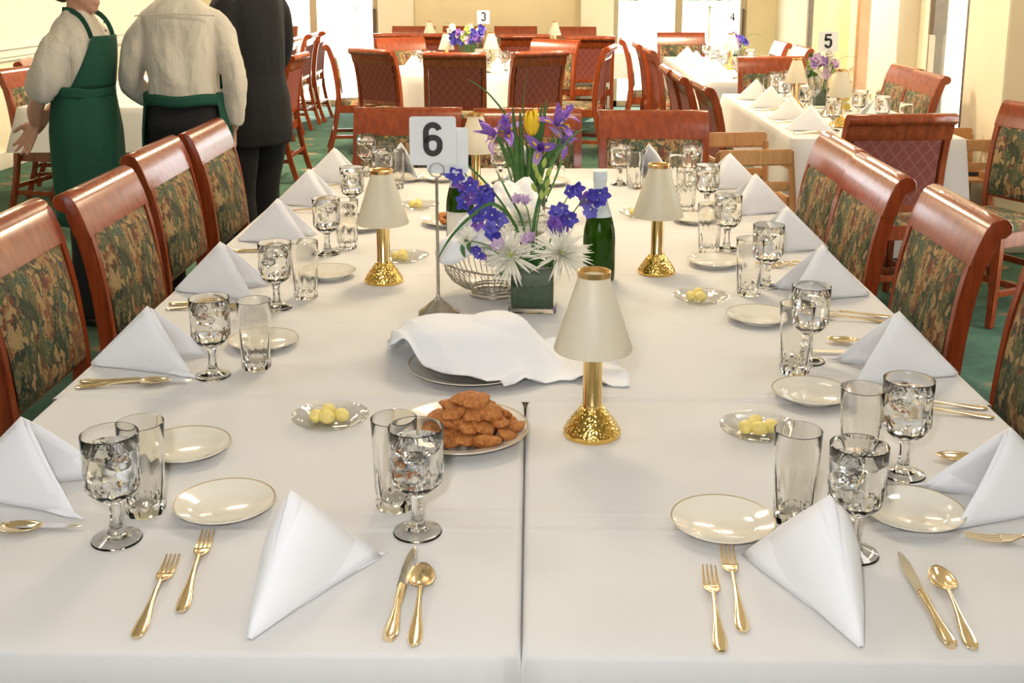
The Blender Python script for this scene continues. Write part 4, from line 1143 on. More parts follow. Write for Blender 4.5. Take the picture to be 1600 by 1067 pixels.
def blade(label, pts, w, seed, mat='leaf_green', name='grass_blade', grp='bear grass and iris leaves'):
    P_ = [Vector(p) for p in smooth_path(pts, 6)]; B = P_[0].copy(); mb = MB(); n = len(P_)
    vs_ = []
    L_, R_, U_ = [], [], []
    for i, p in enumerate(P_):
        d = (P_[min(i + 1, n - 1)] - P_[max(i - 1, 0)]).normalized(); s = d.cross(Vector((0, -1, .2))).normalized()
        f = i / (n - 1); ww = w * (math.sin(PI * (.12 + .88 * f)) ** .6 if f < 1 else .05) / 2
        vs_ += [p - B - s * ww, p - B + Vector((0, .0012, 0)), p - B + s * ww]
    fs = []
    for i in range(n - 1):
        for q in (0, 1): fs.append((3 * i + q, 3 * i + q + 1, 3 * i + q + 4, 3 * i + q + 3))
    mb.add(vs_, fs)
    return single(name, mb.mesh(name, mat, smooth=180, solid=.0006), label, 'leaf', tuple(B), 0, grp)
q = VY
blade('thin grass blade arching far left across the number 6', [(VX, q, z0), (-.03, q - .01, .93), (-.11, q - .02, 1.06), (-.20, q - .03, 1.135), (-.30, q - .03, 1.155)], .0055, 1)
blade('grass blade looping over the delphinium and down the left of the basket', [(VX - .01, q, z0), (-.03, q - .01, .93), (-.09, q - .06, 1.018), (-.15, q - .06, .985), (-.20, q - .05, .93), (-.232, q - .05, .875)], .008, 2)
blade('broad dark grass blade rising right to the tulip vase', [(VX, q, z0), (.005, q - .01, .95), (.035, q - .01, 1.07), (.075, q, 1.15), (.13, q, 1.20)], .009, 3)
blade('grass blade rising left past the tulip', [(VX - .005, q, z0), (-.02, q - .01, .95), (-.06, q - .02, 1.04), (-.09, q - .02, 1.10)], .006, 4)
for i, (x, z) in enumerate([(-.155, .93), (-.165, .905), (-.15, .915)]):
    blade('small green leaf lying on the near basket napkin', [(x, q - .055, z + .02), (x - .004, q - .06, z), (x + .002, q - .06, z - .02)], .011, 20 + i, name='small_leaf', grp='small leaves on the basket napkin')
for i, (x, y, z, xx) in enumerate([(-.03, -.055, .86, -.075), (.0, -.06, .90, .005), (-.055, -.06, .85, -.08), (.015, -.058, .89, .035), (-.012, -.058, .885, -.03)]):
    blade('small green leaf at the front vase mouth, under the mums', [(x * .4 + VX, q - .03, .85), (x, q + y, z), (xx, q + y - .006, z - .005 + .03 * (i % 2))], .018, 30 + i, name='small_leaf', grp='leaves at the front vase mouth')
t = thing('bud_spike', 'pale green budding spike standing above the front vase', 'flower', (VX + .01, VY, z0)); B = Vector((VX + .01, VY, z0))
part('stem', MB().tube([Vector(p) - B for p in [(VX + .01, VY, z0), (.012, VY - .01, .95), (.030, VY - .01, 1.06)]], .002, 6).mesh('stem', 'stem_green'), t)
for i in range(9):
    mb = MB(); c = Vector((.024 + .012 * math.sin(i * 2.4), VY - .015 + .006 * math.cos(i * 2.4), 1.02 + i * .010)); petal(mb, c - B, (.5 * math.sin(i * 2.4), -.3, 1), (0, -1, 0), .03, .012, .1, 5)
    part('bud', mb.mesh('bud', 'bud_green', smooth=180, solid=.002), t)
# second vase: tulips, irises and sword leaves
z2 = TZ + .012
def tulip(label, c, base, sz):
    t = thing('tulip', label, 'flower', base, 0, 'yellow tulips'); B = Vector(base); c = Vector(c)
    part('stem', MB().tube([p - B for p in bez(base, (c.x - .015, c.y, (base[2] + c.z) / 2), c, 8)], .0036, 8).mesh('stem', 'stem_green'), t)
    for i in range(6):
        a = i * PI / 3 + .3; ro = 1 if i % 2 else .9; mb = MB()
        def fn(u, v):
            x = (u - .5) * 2; ang = a + x * .62 * math.sin(PI * min(1, v * .85 + .12)) ** .6
            r = sz * .5 * ro * math.sin(PI * (.10 + .74 * v)) ** .8
            return (c.x - B.x + r * math.cos(ang), c.y - B.y + r * math.sin(ang), c.z - B.z + sz * 1.55 * v * (1 - .06 * x * x))
        mb.grid(7, 8, fn); part('petal', mb.mesh('petal', 'petal_yellow', smooth=180, solid=.0006), t)
tulip('yellow tulip standing tall among the irises', (.000, V2Y - .03, 1.030), (V2X, V2Y - .02, z2), .056)
tulip('small yellow tulip bud right of the irises', (.118, V2Y - .02, 1.035), (V2X + .03, V2Y, z2), .022)
tulip('small yellow tulip bud behind the tall tulip', (.012, V2Y + .02, 1.085), (V2X + .01, V2Y + .02, z2), .02)
def iris(label, c, base, sz, seed, tilt=(0, 0, 1)):
    t = thing('iris', label, 'flower', base, 0, 'violet irises'); B = Vector(base); c = Vector(c); rr = random.Random(seed)
    d, a, b = frame_of(tilt)
    part('stem', MB().tube([p - B for p in bez(base, (base[0] * .6 + c.x * .4, base[1], (base[2] + c.z) / 2), c, 8)], .0030, 6).mesh('stem', 'stem_green'), t)
    o = rr.uniform(0, 2)
    for i in range(3):
        th = o + i * 2 * PI / 3; qd = a * math.cos(th) + b * math.sin(th); mb = MB()
        petal(mb, c - B, qd + d * .45, d, sz, sz * .46, -.45, 7); f = part('fall_petal', mb.mesh('fall', 'petal_purple_pale' if i == 0 else 'petal_violet', smooth=180, solid=.0006), t)
        mb = MB(); petal(mb, c - B + qd * .012 + d * .005, qd + d * .5, d, sz * .4, sz * .12, -.2, 5); part('signal', mb.mesh('signal', 'petal_yellow', smooth=180, solid=.0006), f)
        th += PI / 3; qd = a * math.cos(th) + b * math.sin(th); mb = MB()
        petal(mb, c - B, qd * .45 + d, qd * -1, sz * .95, sz * .38, .1, 7); part('standard_petal', mb.mesh('standard', 'petal_violet', smooth=180, solid=.0006), t)
iris('violet iris leaning left towards the lamp', (-.115, V2Y - .02, 1.025), (V2X - .03, V2Y - .01, z2), .092, 1, (-.8, -.2, .5))
iris('violet iris at upper left beside the tulip', (-.080, V2Y - .03, 1.035), (V2X - .02, V2Y, z2), .076, 2, (-.2, -.4, .8))
iris('violet iris at upper right of the tulip vase', (.080, V2Y - .02, 1.060), (V2X + .02, V2Y, z2), .088, 3, (.3, -.3, .9))
iris('violet iris below the tulip, facing camera', (.025, V2Y - .05, .985), (V2X + .01, V2Y - .03, z2), .064, 4, (.1, -.9, .3))
iris('violet iris at the right edge, half faded', (.100, V2Y - .03, 1.010), (V2X + .03, V2Y - .01, z2), .066, 5, (.6, -.5, .4))
iris('small violet iris at the top right', (.112, V2Y + .01, 1.085), (V2X + .03, V2Y + .01, z2), .058, 6, (.4, -.2, .9))
for i, (dx, tx, h, lab) in enumerate([(-.03, -.055, 1.13, 'left of the tulip'), (-.035, -.11, 1.04, 'under the left iris'), (-.02, -.03, 1.12, 'just left of the tulip'), (.0, .045, 1.14, 'just right of the tulip'),
                                      (.01, .06, 1.15, 'second right of the tulip'), (.02, .09, 1.02, 'under the right irises'), (.03, .13, 1.06, 'rightmost in the tulip vase'), (-.01, -.08, 1.0, 'low left in the tulip vase'),
                                      (.005, -.005, .99, 'below the tulip'), (.02, .05, .99, 'low right in the tulip vase')]):
    blade('tall green sword leaf ' + lab, [(V2X + dx, V2Y - .03 + .006 * i, z2), (V2X + dx * 1.3, V2Y - .035 + .006 * i, .9), (V2X + dx + (tx - dx) * .6, V2Y - .04 + .006 * i, (.9 + h) / 2), (V2X + tx, V2Y - .04 + .006 * i, h)], .019, 60 + i, name='sword_leaf')
blade('long thin grass leaf arching high above the tulip, left', [(V2X, V2Y, z2), (-.06, V2Y, 1.03), (-.14, V2Y, 1.16), (-.22, V2Y - .02, 1.22)], .007, 80)
blade('long thin grass leaf rising straight above the tulip', [(V2X, V2Y, z2), (-.02, V2Y, 1.03), (-.03, V2Y, 1.13), (-.015, V2Y - .02, 1.26)], .005, 81)
blade('thin grass leaf pointing right above the irises', [(V2X, V2Y, z2), (.05, V2Y - .04, .95), (.12, V2Y - .05, 1.03), (.20, V2Y - .05, 1.06)], .006, 82)

# ================================================================== the other tables
def round_cloth(r, z, drop, seed):
    mb = MB(); n = 72; rings = []
    for (f, rr, dz) in [(0, .01, 0), (0, r * .35, 0), (0, r * .7, 0), (0, r - .004, 0), (0, r + .004, .003), (0, r + .009, .012)] + [(q, r + .010, .012) for q in (.25, .5, .75, 1)]:
        ring = []
        for i in range(n):
            a = 2 * PI * i / n; w = math.sin(11 * a + seed) + .5 * math.sin(17 * a + 2 * seed)
            R2 = rr + f * (.045 + .028 * w); ring.append((R2 * math.cos(a), R2 * math.sin(a), z - dz - f * (drop - .012)))
        rings.append(ring)
    mb.loft(rings, caps=False); mb.f.append(tuple(range(n - 1, -1, -1))); mb.mi.append(0)
    return mb.mesh('tablecloth', 'linen_table', smooth=60)
GB = 'white cloths of the other tables'; BZ = .7425
def long_tbl(num, x0, x1, y0, y1, dl, dr, dn, df, seed, lab):
    table('banquet_table', 'table under the white cloth, ' + lab, x0 + .006, x1 - .006, y0 + .006, y1 - .006)
    single('tablecloth', cloth_mesh(x0, x1, y0, y1, .740, dl, dr, dn, df, seed, .03, .02, .08), 'white tablecloth on ' + lab, 'tablecloth', group=GB)
long_tbl(5, 1.33, 2.20, 5.72, 7.85, .28, .28, .62, .28, 15, 'table 5, right behind the high chair')
long_tbl(4, 1.32, 2.12, 8.75, 11.35, .27, .27, .40, .27, 14, 'the table by the right glass door')
long_tbl(1, -3.22, -2.30, 6.98, 9.2, .27, .27, .28, .27, 11, 'the waiters table at left')
long_tbl(2, -3.65, -2.76, 10.2, 12.5, .27, .27, .27, .27, 12, 'the table before the left glass door')
long_tbl(7, -1.75, 1.0, 11.93, 12.52, .27, .27, .27, .27, 17, 'the far table along the cream wall')
table('round_table', 'round table under the white cloth of table 3', -1.33, .03, 9.15, 10.55, .735, .655)
single('tablecloth', round_cloth(.67, .740, .265, 1.0), 'round white tablecloth of table 3', 'tablecloth', (-.65, 9.85, 0), 0, GB)

def bouquet(label, x, y, z, h, seed, cols, spread=.11, n=26, tall=0.0):
    t = thing('flower_bouquet', label, 'flowers', (x, y, z), 0, 'bouquets on the other tables'); rr = random.Random(seed)
    for i in range(n):
        a = rr.uniform(0, 2 * PI); r = spread * math.sqrt(rr.uniform(0, 1)); c = Vector((r * math.cos(a), r * math.sin(a), h + rr.uniform(-.09, .07) * (1 - r / spread * .3)))
        st = part('stem', MB().tube(bez((c.x * .25, c.y * .25, .02), (c.x * .4, c.y * .4, h * .6), c, 5), .0022, 5).mesh('stem', 'leaf_green'), t)
        mb = MB(); sz = rr.uniform(.022, .036)
        for k in range(3): floret(mb, c + Vector((rr.uniform(-.015, .015), rr.uniform(-.015, .015), k * .014 - .01)), (rr.uniform(-.6, .6), -1, rr.uniform(-.2, .8)), sz, seed + i * 3 + k)
        part('blossom', mb.mesh('blossom', cols[i % len(cols)], smooth=180, solid=.0006), st)
    for i in range(3):
        a = rr.uniform(2.4, 3.6) if i < 2 else .4; e = Vector((math.cos(a) * .24, -.03, h + .10 - .03 * i))
        part('grass_blade', MB().tube(bez((0, 0, .05), (e.x * .3, 0, h + .12), e, 8), [.0022] * 5 + [.0012] * 4, 5).mesh('grass', 'leaf_green'), t)
    return t
BLU = ['petal_blue', 'petal_blue', 'petal_violet', 'petal_white', 'petal_blue', 'petal_lilac', 'bud_green']
GO = 'glassware on the other tables'
def gob(lab, x, y): return goblet('water goblet ' + lab, x, y, x * 7, GO, BZ)
def tum(lab, x, y): return tumbler('clear tumbler ' + lab, x, y, x * 7, GO, BZ)
def nap(lab, x, y, a, k=0): return napkin('white folded napkin ' + lab, x, y, a, NAPKINS[k % 3], 'folded napkins on the other tables', BZ)
# --- table 5
for i, (y, l) in enumerate([(5.99, 'nearest'), (6.45, 'second'), (7.02, 'third'), (7.48, 'farthest')]): nap('on the left side of table 5, ' + l, 1.35, y, 0, i)
nap('on the right side of table 5, nearest', 2.08, 6.38, 180, 1); nap('on the right side of table 5, farther', 2.08, 7.2, 180, 2)
for i, (x, y, l) in enumerate([(1.60, 5.98, 'on table 5, before the lamp'), (1.62, 6.70, 'on table 5, third in the row'), (1.60, 7.18, 'on table 5, behind the napkins'), (1.64, 7.62, 'on table 5, far left'), (1.76, 7.72, 'on table 5, far end'),
                               (1.90, 6.12, 'on table 5, right of the lamp'), (1.86, 6.42, 'on table 5, second right of the lamp'), (1.93, 7.0, 'on table 5, far right')]): gob(l, x, y)
for i, (x, y, l) in enumerate([(1.55, 7.42, 'on table 5, at the far left'), (1.70, 7.50, 'on table 5, far middle'), (2.0, 6.62, 'on table 5, right side'), (1.98, 5.98, 'on table 5, near right')]): tum(l, x, y)
lamp('near one on table 5', 1.68, 6.16, BZ, 'lamps on the other tables'); lamp('far one on table 5', 1.62, 6.95, BZ, 'lamps on the other tables')
number_stand('5', 'table number stand with a grey-lit card marked 5', 1.725, 6.62, BZ, 0, .342, .112, .118, False)
kit_inst(VASE, 'flower_vase', 'square leaf-lined vase on table 5', 'vase', (1.80, 7.08, BZ), 0, 'square leaf-lined vases')
bouquet('lilac and white bouquet on table 5, left of the carafe', 1.80, 7.08, BZ, .26, 5, ['petal_lilac', 'petal_white', 'petal_purple_pale', 'bud_green', 'leaf_green'], .08, 18)
def carafe_kit():
    out = [(.001, 0), (.042, 0), (.044, .004), (.043, .10), (.030, .15), (.024, .19), (.030, .235), (.041, .262)]
    inn = [(.0395, .262), (.0285, .234), (.0225, .19), (.0285, .149), (.0415, .10), (.0415, .008), (.001, .007)]
    k = [('glass', MB().lathe(out + inn, 40).mesh('glass', 'clear_glass', smooth=40), -1)]
    for i in range(6):
        a = i * 2.1; k.append(('lemon_slice', MB().lathe([(.001, -.003), (.024, -.003), (.024, .003), (.001, .003)], 20).mesh('lemon', 'lemon'), -1))
    return k
ct = kit_inst(carafe_kit(), 'carafe', 'clear flared carafe with lemon slices on table 5', 'carafe', (1.90, 6.86, BZ))
for i, c in enumerate([q for q in ct.children if q.name.startswith('lemon')]): c.location = (.012 * math.cos(i * 2.3), .012 * math.sin(i * 2.3), .028 + .026 * i); c.rotation_euler = (R(65 + 8 * (i % 3)), 0, i * 1.4)
wg = [(.001, 0), (.034, 0), (.034, .002), (.006, .006), (.0038, .02), (.0038, .09), (.012, .10), (.034, .125), (.041, .155), (.037, .195), (.033, .215), (.0322, .215), (.036, .195), (.0400, .155), (.033, .126), (.010, .103), (.001, .102)]
single('wine_glass', MB().lathe(wg, 40).mesh('wine_glass', 'wine_glass', smooth=50), 'empty balloon wine glass on table 5, left of the vase', 'glass', (1.70, 6.80, BZ))
for y, l in ((5.88, 'nearest'), (6.34, 'second'), (6.90, 'third')):
    kit_inst(KNIFE, 'table_knife', 'gilt knife before the %s left napkin of table 5' % l, 'knife', (1.37, y, BZ), R(-88), 'gilt cutlery on table 5')
    kit_inst(SPOON, 'teaspoon', 'gilt teaspoon before the %s left napkin of table 5' % l, 'spoon', (1.36, y - .03, BZ), R(-90), 'gilt cutlery on table 5')
# --- table 3
number_stand('3', 'far table number stand with a card marked 3', -.43, 10.20, BZ, 0, .342, .112, .118, False)
kit_inst(VASE, 'flower_vase', 'square leaf-lined vase on the round table', 'vase', (-.56, 9.80, BZ), 0, 'square leaf-lined vases')
bouquet('big blue and violet bouquet on table 3', -.56, 9.80, BZ, .30, 8, BLU, .15, 44)
lamp('on table 3, left of the bouquet', -.75, 9.92, BZ, 'lamps on the other tables'); lamp('on table 3, right of the bouquet', -.36, 9.98, BZ, 'lamps on the other tables')
nap('on table 3, near left', -1.12, 9.50, 38, 0); nap('on table 3, right of the near chair', -.22, 9.33, 118, 1); nap('on table 3, far left', -1.10, 10.20, 325, 2); nap('on table 3, far right', -.02, 10.15, 215, 2)
for x, y, l in [(-.98, 9.65, 'on table 3, leftmost'), (-.86, 9.62, 'on table 3, second from left'), (-.78, 9.45, 'on table 3, near left'), (-.38, 9.45, 'on table 3, near right'), (-.24, 9.66, 'on table 3, rightmost'), (-.45, 9.55, 'on table 3, before the bouquet')]: gob(l, x, y)
for x, y, l in [(-.92, 9.80, 'on table 3, left'), (-.30, 9.55, 'on table 3, right'), (-.16, 9.80, 'on table 3, far right')]: tum(l, x, y)
# --- far table
for x, l in ((-1.10, 'on the far table, left'), (.24, 'on the far table, right')): lamp(l, x, 12.2, BZ, 'lamps on the other tables')
for i, (x, l) in enumerate([(-1.40, 'leftmost on the far table'), (-.96, 'second on the far table'), (-.78, 'third on the far table'), (-.25, 'fourth on the far table'), (.52, 'rightmost on the far table')]): tum(l, x, 12.05)
for i, x in enumerate((-.13, -.07)):
    t = thing('oil_cruet', 'small cruet with yellow oil on the far table, %s one' % ('left', 'right')[i], 'bottle', (x, 12.15, BZ), 0, 'cruets on the far table')
    part('glass', MB().lathe([(.001, 0), (.022, 0), (.022, .05), (.009, .08), (.008, .12), (.001, .12)], 20).mesh('glass', 'lemon', smooth=40), t)
    part('stopper', MB().lathe([(.001, .12), (.010, .121), (.010, .14), (.001, .145)], 14).mesh('stopper', 'card_white', smooth=40), t)
nap('on the far table under the bright lamp', .12, 11.98, 90, 1)
# --- table 4
for i, (y, l) in enumerate([(9.05, 'nearest'), (9.6, 'second'), (10.2, 'third'), (10.8, 'farthest')]): nap('on the left side of the glass door table, ' + l, 1.34, y, 0, i)
for x, y, l in [(1.62, 8.98, 'on the glass door table, nearest'), (1.60, 9.5, 'on the glass door table, second'), (1.62, 10.1, 'on the glass door table, third'), (1.64, 10.7, 'on the glass door table, farthest'), (1.86, 9.1, 'on the glass door table, near right'), (1.90, 9.9, 'on the glass door table, far right')]: gob(l, x, y)
for x, y, l in [(1.54, 9.15, 'on the glass door table, near'), (1.55, 9.75, 'on the glass door table, middle'), (1.98, 9.3, 'on the glass door table, right')]: tum(l, x, y)
lamp('on the glass door table', 1.72, 9.85, BZ, 'lamps on the other tables')
number_stand('4', 'far table number stand with a sunlit card marked 4', 1.80, 10.25, BZ, 0, .342, .112, .118, False)
kit_inst(VASE, 'flower_vase', 'square leaf-lined vase on the glass door table', 'vase', (1.78, 10.0, BZ), 0, 'square leaf-lined vases')
bouquet('washed-out blue bouquet on the glass door table', 1.78, 10.0, BZ, .24, 9, BLU, .10, 20)
# --- left tables
nap('on the table before the left glass door', -2.78, 11.0, 180, 0); nap('farther on the table before the left glass door', -2.78, 11.7, 180, 1)
gob('on the waiters table, between the two waiters', -2.42, 7.35); nap('on the waiters table, right side', -2.32, 8.2, 180, 2); nap('on the waiters table, far right', -2.32, 8.75, 180, 1)

# --- wooden high chairs
def highchair_kit():
    k = []; w, d = .17, .20
    for sx in (-1, 1):
        for sy in (-1, 1): k.append(('leg', MB().tube([(sx * (w + .05), sy * (d + .03), 0), (sx * w, sy * (d - .03), .76)], (.016, .020) and [(.014, .018)] * 2, 4).mesh('leg', 'oak', bevel=.003), -1))
        for z in (.70, .52, .30): k.append(('side_rail', MB().box((sx * (w + .004), 0, z), (.022, .34, .05 if z > .5 else .035)).mesh('rail', 'oak', bevel=.006), -1))
    for sy in (-1, 1):
        k.append(('top_rail', MB().box((0, sy * (d - .02), .735 + .03 * (sy > 0)), (.36, .024, .075)).mesh('rail', 'oak', bevel=.008), -1))
        k.append(('slat', MB().box((0, sy * (d - .015), .60), (.33, .018, .045)).mesh('slat', 'oak', bevel=.006), -1))
        k.append(('foot_rail', MB().box((0, sy * (d + .01), .22), (.37, .022, .035)).mesh('rail', 'oak', bevel=.006), -1))
    k.append(('seat', MB().box((0, 0, .49), (.33, .34, .018)).mesh('seat', 'oak', bevel=.005), -1))
    k.append(('strap', MB().box((.05, -.186, .545), (.10, .004, .03)).mesh('strap', 'ink_black'), -1))
    return k
HC = highchair_kit()
kit_inst(HC, 'high_chair', 'light oak high chair between the long table and table 5', 'high chair', (1.0, 5.30, 0), R(8), 'oak high chairs')
kit_inst(HC, 'high_chair', 'light oak high chair right of table 5, mostly hidden', 'high chair', (2.41, 6.40, 0), R(0), 'oak high chairs', sc=.85)

# ================================================================== people
def bake(mb, voxel, mat, name, wr=0, freq=(14, 14, 5), seed=0, sm=2):
    """fuse overlapping shapes into one continuous skin"""
    me = bpy.data.meshes.new('tmp'); me.from_pydata(mb.v, [], mb.f)
    bm = bmesh.new(); bm.from_mesh(me); bmesh.ops.recalc_face_normals(bm, faces=bm.faces); bm.to_mesh(me); bm.free()
    o = bpy.data.objects.new('tmp', me); C.objects.link(o)
    md = o.modifiers.new('r', 'REMESH'); md.mode = 'VOXEL'; md.voxel_size = voxel
    dg = bpy.context.evaluated_depsgraph_get(); dg.update()
    m2 = bpy.data.meshes.new_from_object(o.evaluated_get(dg)); bpy.data.objects.remove(o); bpy.data.meshes.remove(me)
    bm = bmesh.new(); bm.from_mesh(m2)
    for _ in range(sm): bmesh.ops.smooth_vert(bm, verts=bm.verts, factor=.5, use_axis_x=True, use_axis_y=True, use_axis_z=True)
    if wr:
        bm.normal_update()
        for v in bm.verts:
            p = Vector((v.co.x * freq[0] + seed, v.co.y * freq[1], v.co.z * freq[2]))
            v.co += v.normal * wr * (noise.noise(p) + .6 * abs(noise.noise(p * 2.1)))
    bm.to_mesh(m2); bm.free(); m2.name = name; m2.materials.clear(); m2.materials.append(M[mat]); m2.shade_smooth(); return m2
def torso(mb, secs, n=24):
    rings = []
    for (z, hx, hy, oy) in secs:
        rings.append([(hx * math.copysign(abs(math.cos(a)) ** .85, math.cos(a)), oy + hy * math.copysign(abs(math.sin(a)) ** .85, math.sin(a)), z) for a in [2 * PI * i / n for i in range(n)]])
    mb.loft(rings)
def hand(mb, wrist, d, palm_n, side, curl=.5, s=1.0):
    """palm and five fingers; d = direction of the hand, palm_n = palm normal, side = towards the thumb"""
    W_ = Vector(wrist); d = Vector(d).normalized(); pn = Vector(palm_n); pn = (pn - d * pn.dot(d)).normalized(); sd = Vector(side); sd = (sd - d * sd.dot(d) - pn * sd.dot(pn)).normalized()
    rings = []
    for f, hw, ht in ((-.02, .026, .020), (.02, .030, .016), (.05, .040, .014), (.085, .041, .012), (.095, .036, .010)):
        rings.append([W_ + d * f * s + sd * hw * s * math.cos(a) + pn * ht * s * math.sin(a) for a in [2 * PI * i / 12 for i in range(12)]])
    mb.loft(rings)
    for i, (o, L) in enumerate([(.030, .070), (.010, .080), (-.011, .074), (-.031, .058)]):
        p = W_ + d * .085 * s + sd * o * s; dd = d + sd * (o * 7); pts = [p - d * .01]; a = 0
        for k in range(3):
            a += curl * (.5 + .3 * k); q = (dd * math.cos(a) + pn * math.sin(a)).normalized(); p = p + q * L * s * (.42, .33, .25)[k]; pts.append(p)
        mb.tube(pts, [.0092 * s, .0090 * s, .0084 * s, .0070 * s], 8)
    p = W_ + d * .025 * s + sd * .026 * s; q = (sd * .8 + d * .75 + pn * .3).normalized(); q2 = (sd * .3 + d + pn * .3).normalized()
    mb.tube([p, p + q * .038 * s, p + q * .04 * s + q2 * .028 * s, p + q * .04 * s + q2 * .048 * s], [.013 * s, .0115 * s, .010 * s, .0075 * s], 8)
def head(mb, z, yo=0, s=1.0, turn=0):
    c = Vector((0, yo, z)); m4 = Matrix.Rotation(turn, 3, 'Z')
    def B(p, r, sub=3, fn=None): mb.blob(c + m4 @ (Vector(p) * s), tuple(q * s for q in r), sub, fn, m4.to_4x4())
    B((0, -.012, .025), (.076, .094, .092)); B((0, .022, -.035), (.060, .068, .078)); B((0, .058, -.088), (.030, .026, .024))
    mb.tube([c + m4 @ (Vector(p) * s) for p in ((0, .082, .02), (0, .098, -.012), (0, .108, -.028), (0, .094, -.038))], [.009 * s, .012 * s, .015 * s, .010 * s], 8)
    for sx in (-1, 1):
        B((sx * .074, -.010, -.008), (.010, .022, .032), 2); B((sx * .036, .066, .034), (.022, .014, .008), 2); B((sx * .040, .058, -.026), (.022, .022, .022), 2)
    B((0, .088, -.060), (.024, .010, .006), 2); B((0, .086, -.070), (.021, .010, .007), 2)
def face_bits(body, z, yo, s, turn, hair_mat, long_hair):
    c = Vector((0, yo, z)); m4 = Matrix.Rotation(turn, 3, 'Z')
    for sx in (-1, 1):
        e = part('eye', MB().blob(c + m4 @ (Vector((sx * .033, .074, .010)) * s), .0125 * s, 2).mesh('eye', 'eye_white', smooth=180), body)
        part('iris_of_eye', MB().blob(c + m4 @ (Vector((sx * .033, .0835, .010)) * s), (.006 * s, .004 * s, .006 * s), 2).mesh('pupil', 'hair_brown', smooth=180), e)
    mb = MB()
    mb.blob(c + m4 @ (Vector((0, -.024, .040)) * s), (.085 * s, .098 * s, .092 * s), 3, lambda q: 1 + .04 * noise.noise(q * 5), m4.to_4x4())
    if long_hair: mb.blob(c + m4 @ (Vector((0, -.095, -.01)) * s), (.055 * s, .045 * s, .055 * s), 3, lambda q: 1 + .06 * noise.noise(q * 6))
    else: mb.blob(c + m4 @ (Vector((0, -.052, -.03)) * s), (.072 * s, .055 * s, .06 * s), 3, None, m4.to_4x4())
    part('hair', bake(mb, .009, hair_mat, 'hair', .003, (40, 40, 14)), body)
def limb(mb, pts, rs, n=14): mb.tube(smooth_path(pts, 4), interp(rs, 4), n)
def interp(rs, n):
    out = []
    for a, b in zip(rs, rs[1:]):
        for k in range(n): out.append(a + (b - a) * k / n)
    return out + [rs[-1]]
def legs_mesh(H_, stance, wide=1.0, mat='trouser_black', hipy=0):
    mb = MB()
    torso(mb, [(H_ * .475, .150 * wide, .115, hipy), (H_ * .52, .172 * wide, .130, hipy - .01), (H_ * .565, .160 * wide, .120, hipy), (H_ * .60, .148 * wide, .112, hipy)])
    for sx in (-1, 1):
        x, y = stance[sx]
        limb(mb, [(sx * .085 * wide ** 2, hipy, H_ * .53), (sx * .09 * wide ** 2, hipy + .005, H_ * .40), ((sx * .09 + x) / 2, hipy + y * .4 + .02, H_ * .27), (x, y, H_ * .13), (x, y, .035)], [.098 * wide, .088 * wide, .070, .064, .066])
    return bake(mb, .014, mat, 'trousers', .004, (10, 10, 6))
def shoes(parent, stance):
    for sx in (-1, 1):
        x, y = stance[sx]; mb = MB(); rings = []
        for f, hw, hh in ((-.09, .024, .05), (-.07, .036, .085), (-.02, .040, .085), (.04, .044, .055), (.11, .046, .04), (.16, .036, .032), (.18, .018, .02)):
            rings.append([(x + hw * math.cos(a), y + f, max(.0, hh * .5 + hh * .5 * math.sin(a))) for a in [2 * PI * i / 14 for i in range(14)]])
        part('shoe', mb.loft(rings).mesh('shoe', 'shoe_leather', smooth=60), parent)
def body_mesh(H_, arms, hands, hz, hs, turn, stance, yo=0):
    mb = MB()
    torso(mb, [(H_ * .50, .12, .09, 0), (H_ * .60, .105, .08, 0), (H_ * .72, .115, .08, 0), (H_ * .785, .105, .062, -.006), (H_ * .82, .070, .052, -.004), (H_ * .86, .056, .058, yo * .5)])
    mb.tube([(0, -.005, H_ * .82), (0, yo * .5, H_ * .86), (0, yo, hz - .03)], [.062, .056, .054], 14)
    head(mb, hz, yo, hs, turn)
    for sx in (-1, 1):
        limb(mb, arms[sx], [.034, .036, .034, .026]); hand(mb, *hands[sx])
        x, y = stance[sx]; limb(mb, [(sx * .085, 0, H_ * .53), (sx * .09, .01, H_ * .40), ((sx * .09 + x) / 2, y * .4 + .02, H_ * .27), (x, y, H_ * .13), (x, y, .05)], [.080, .070, .052, .042, .034])
    return bake(mb, .0062, 'skin', 'body', sm=2)
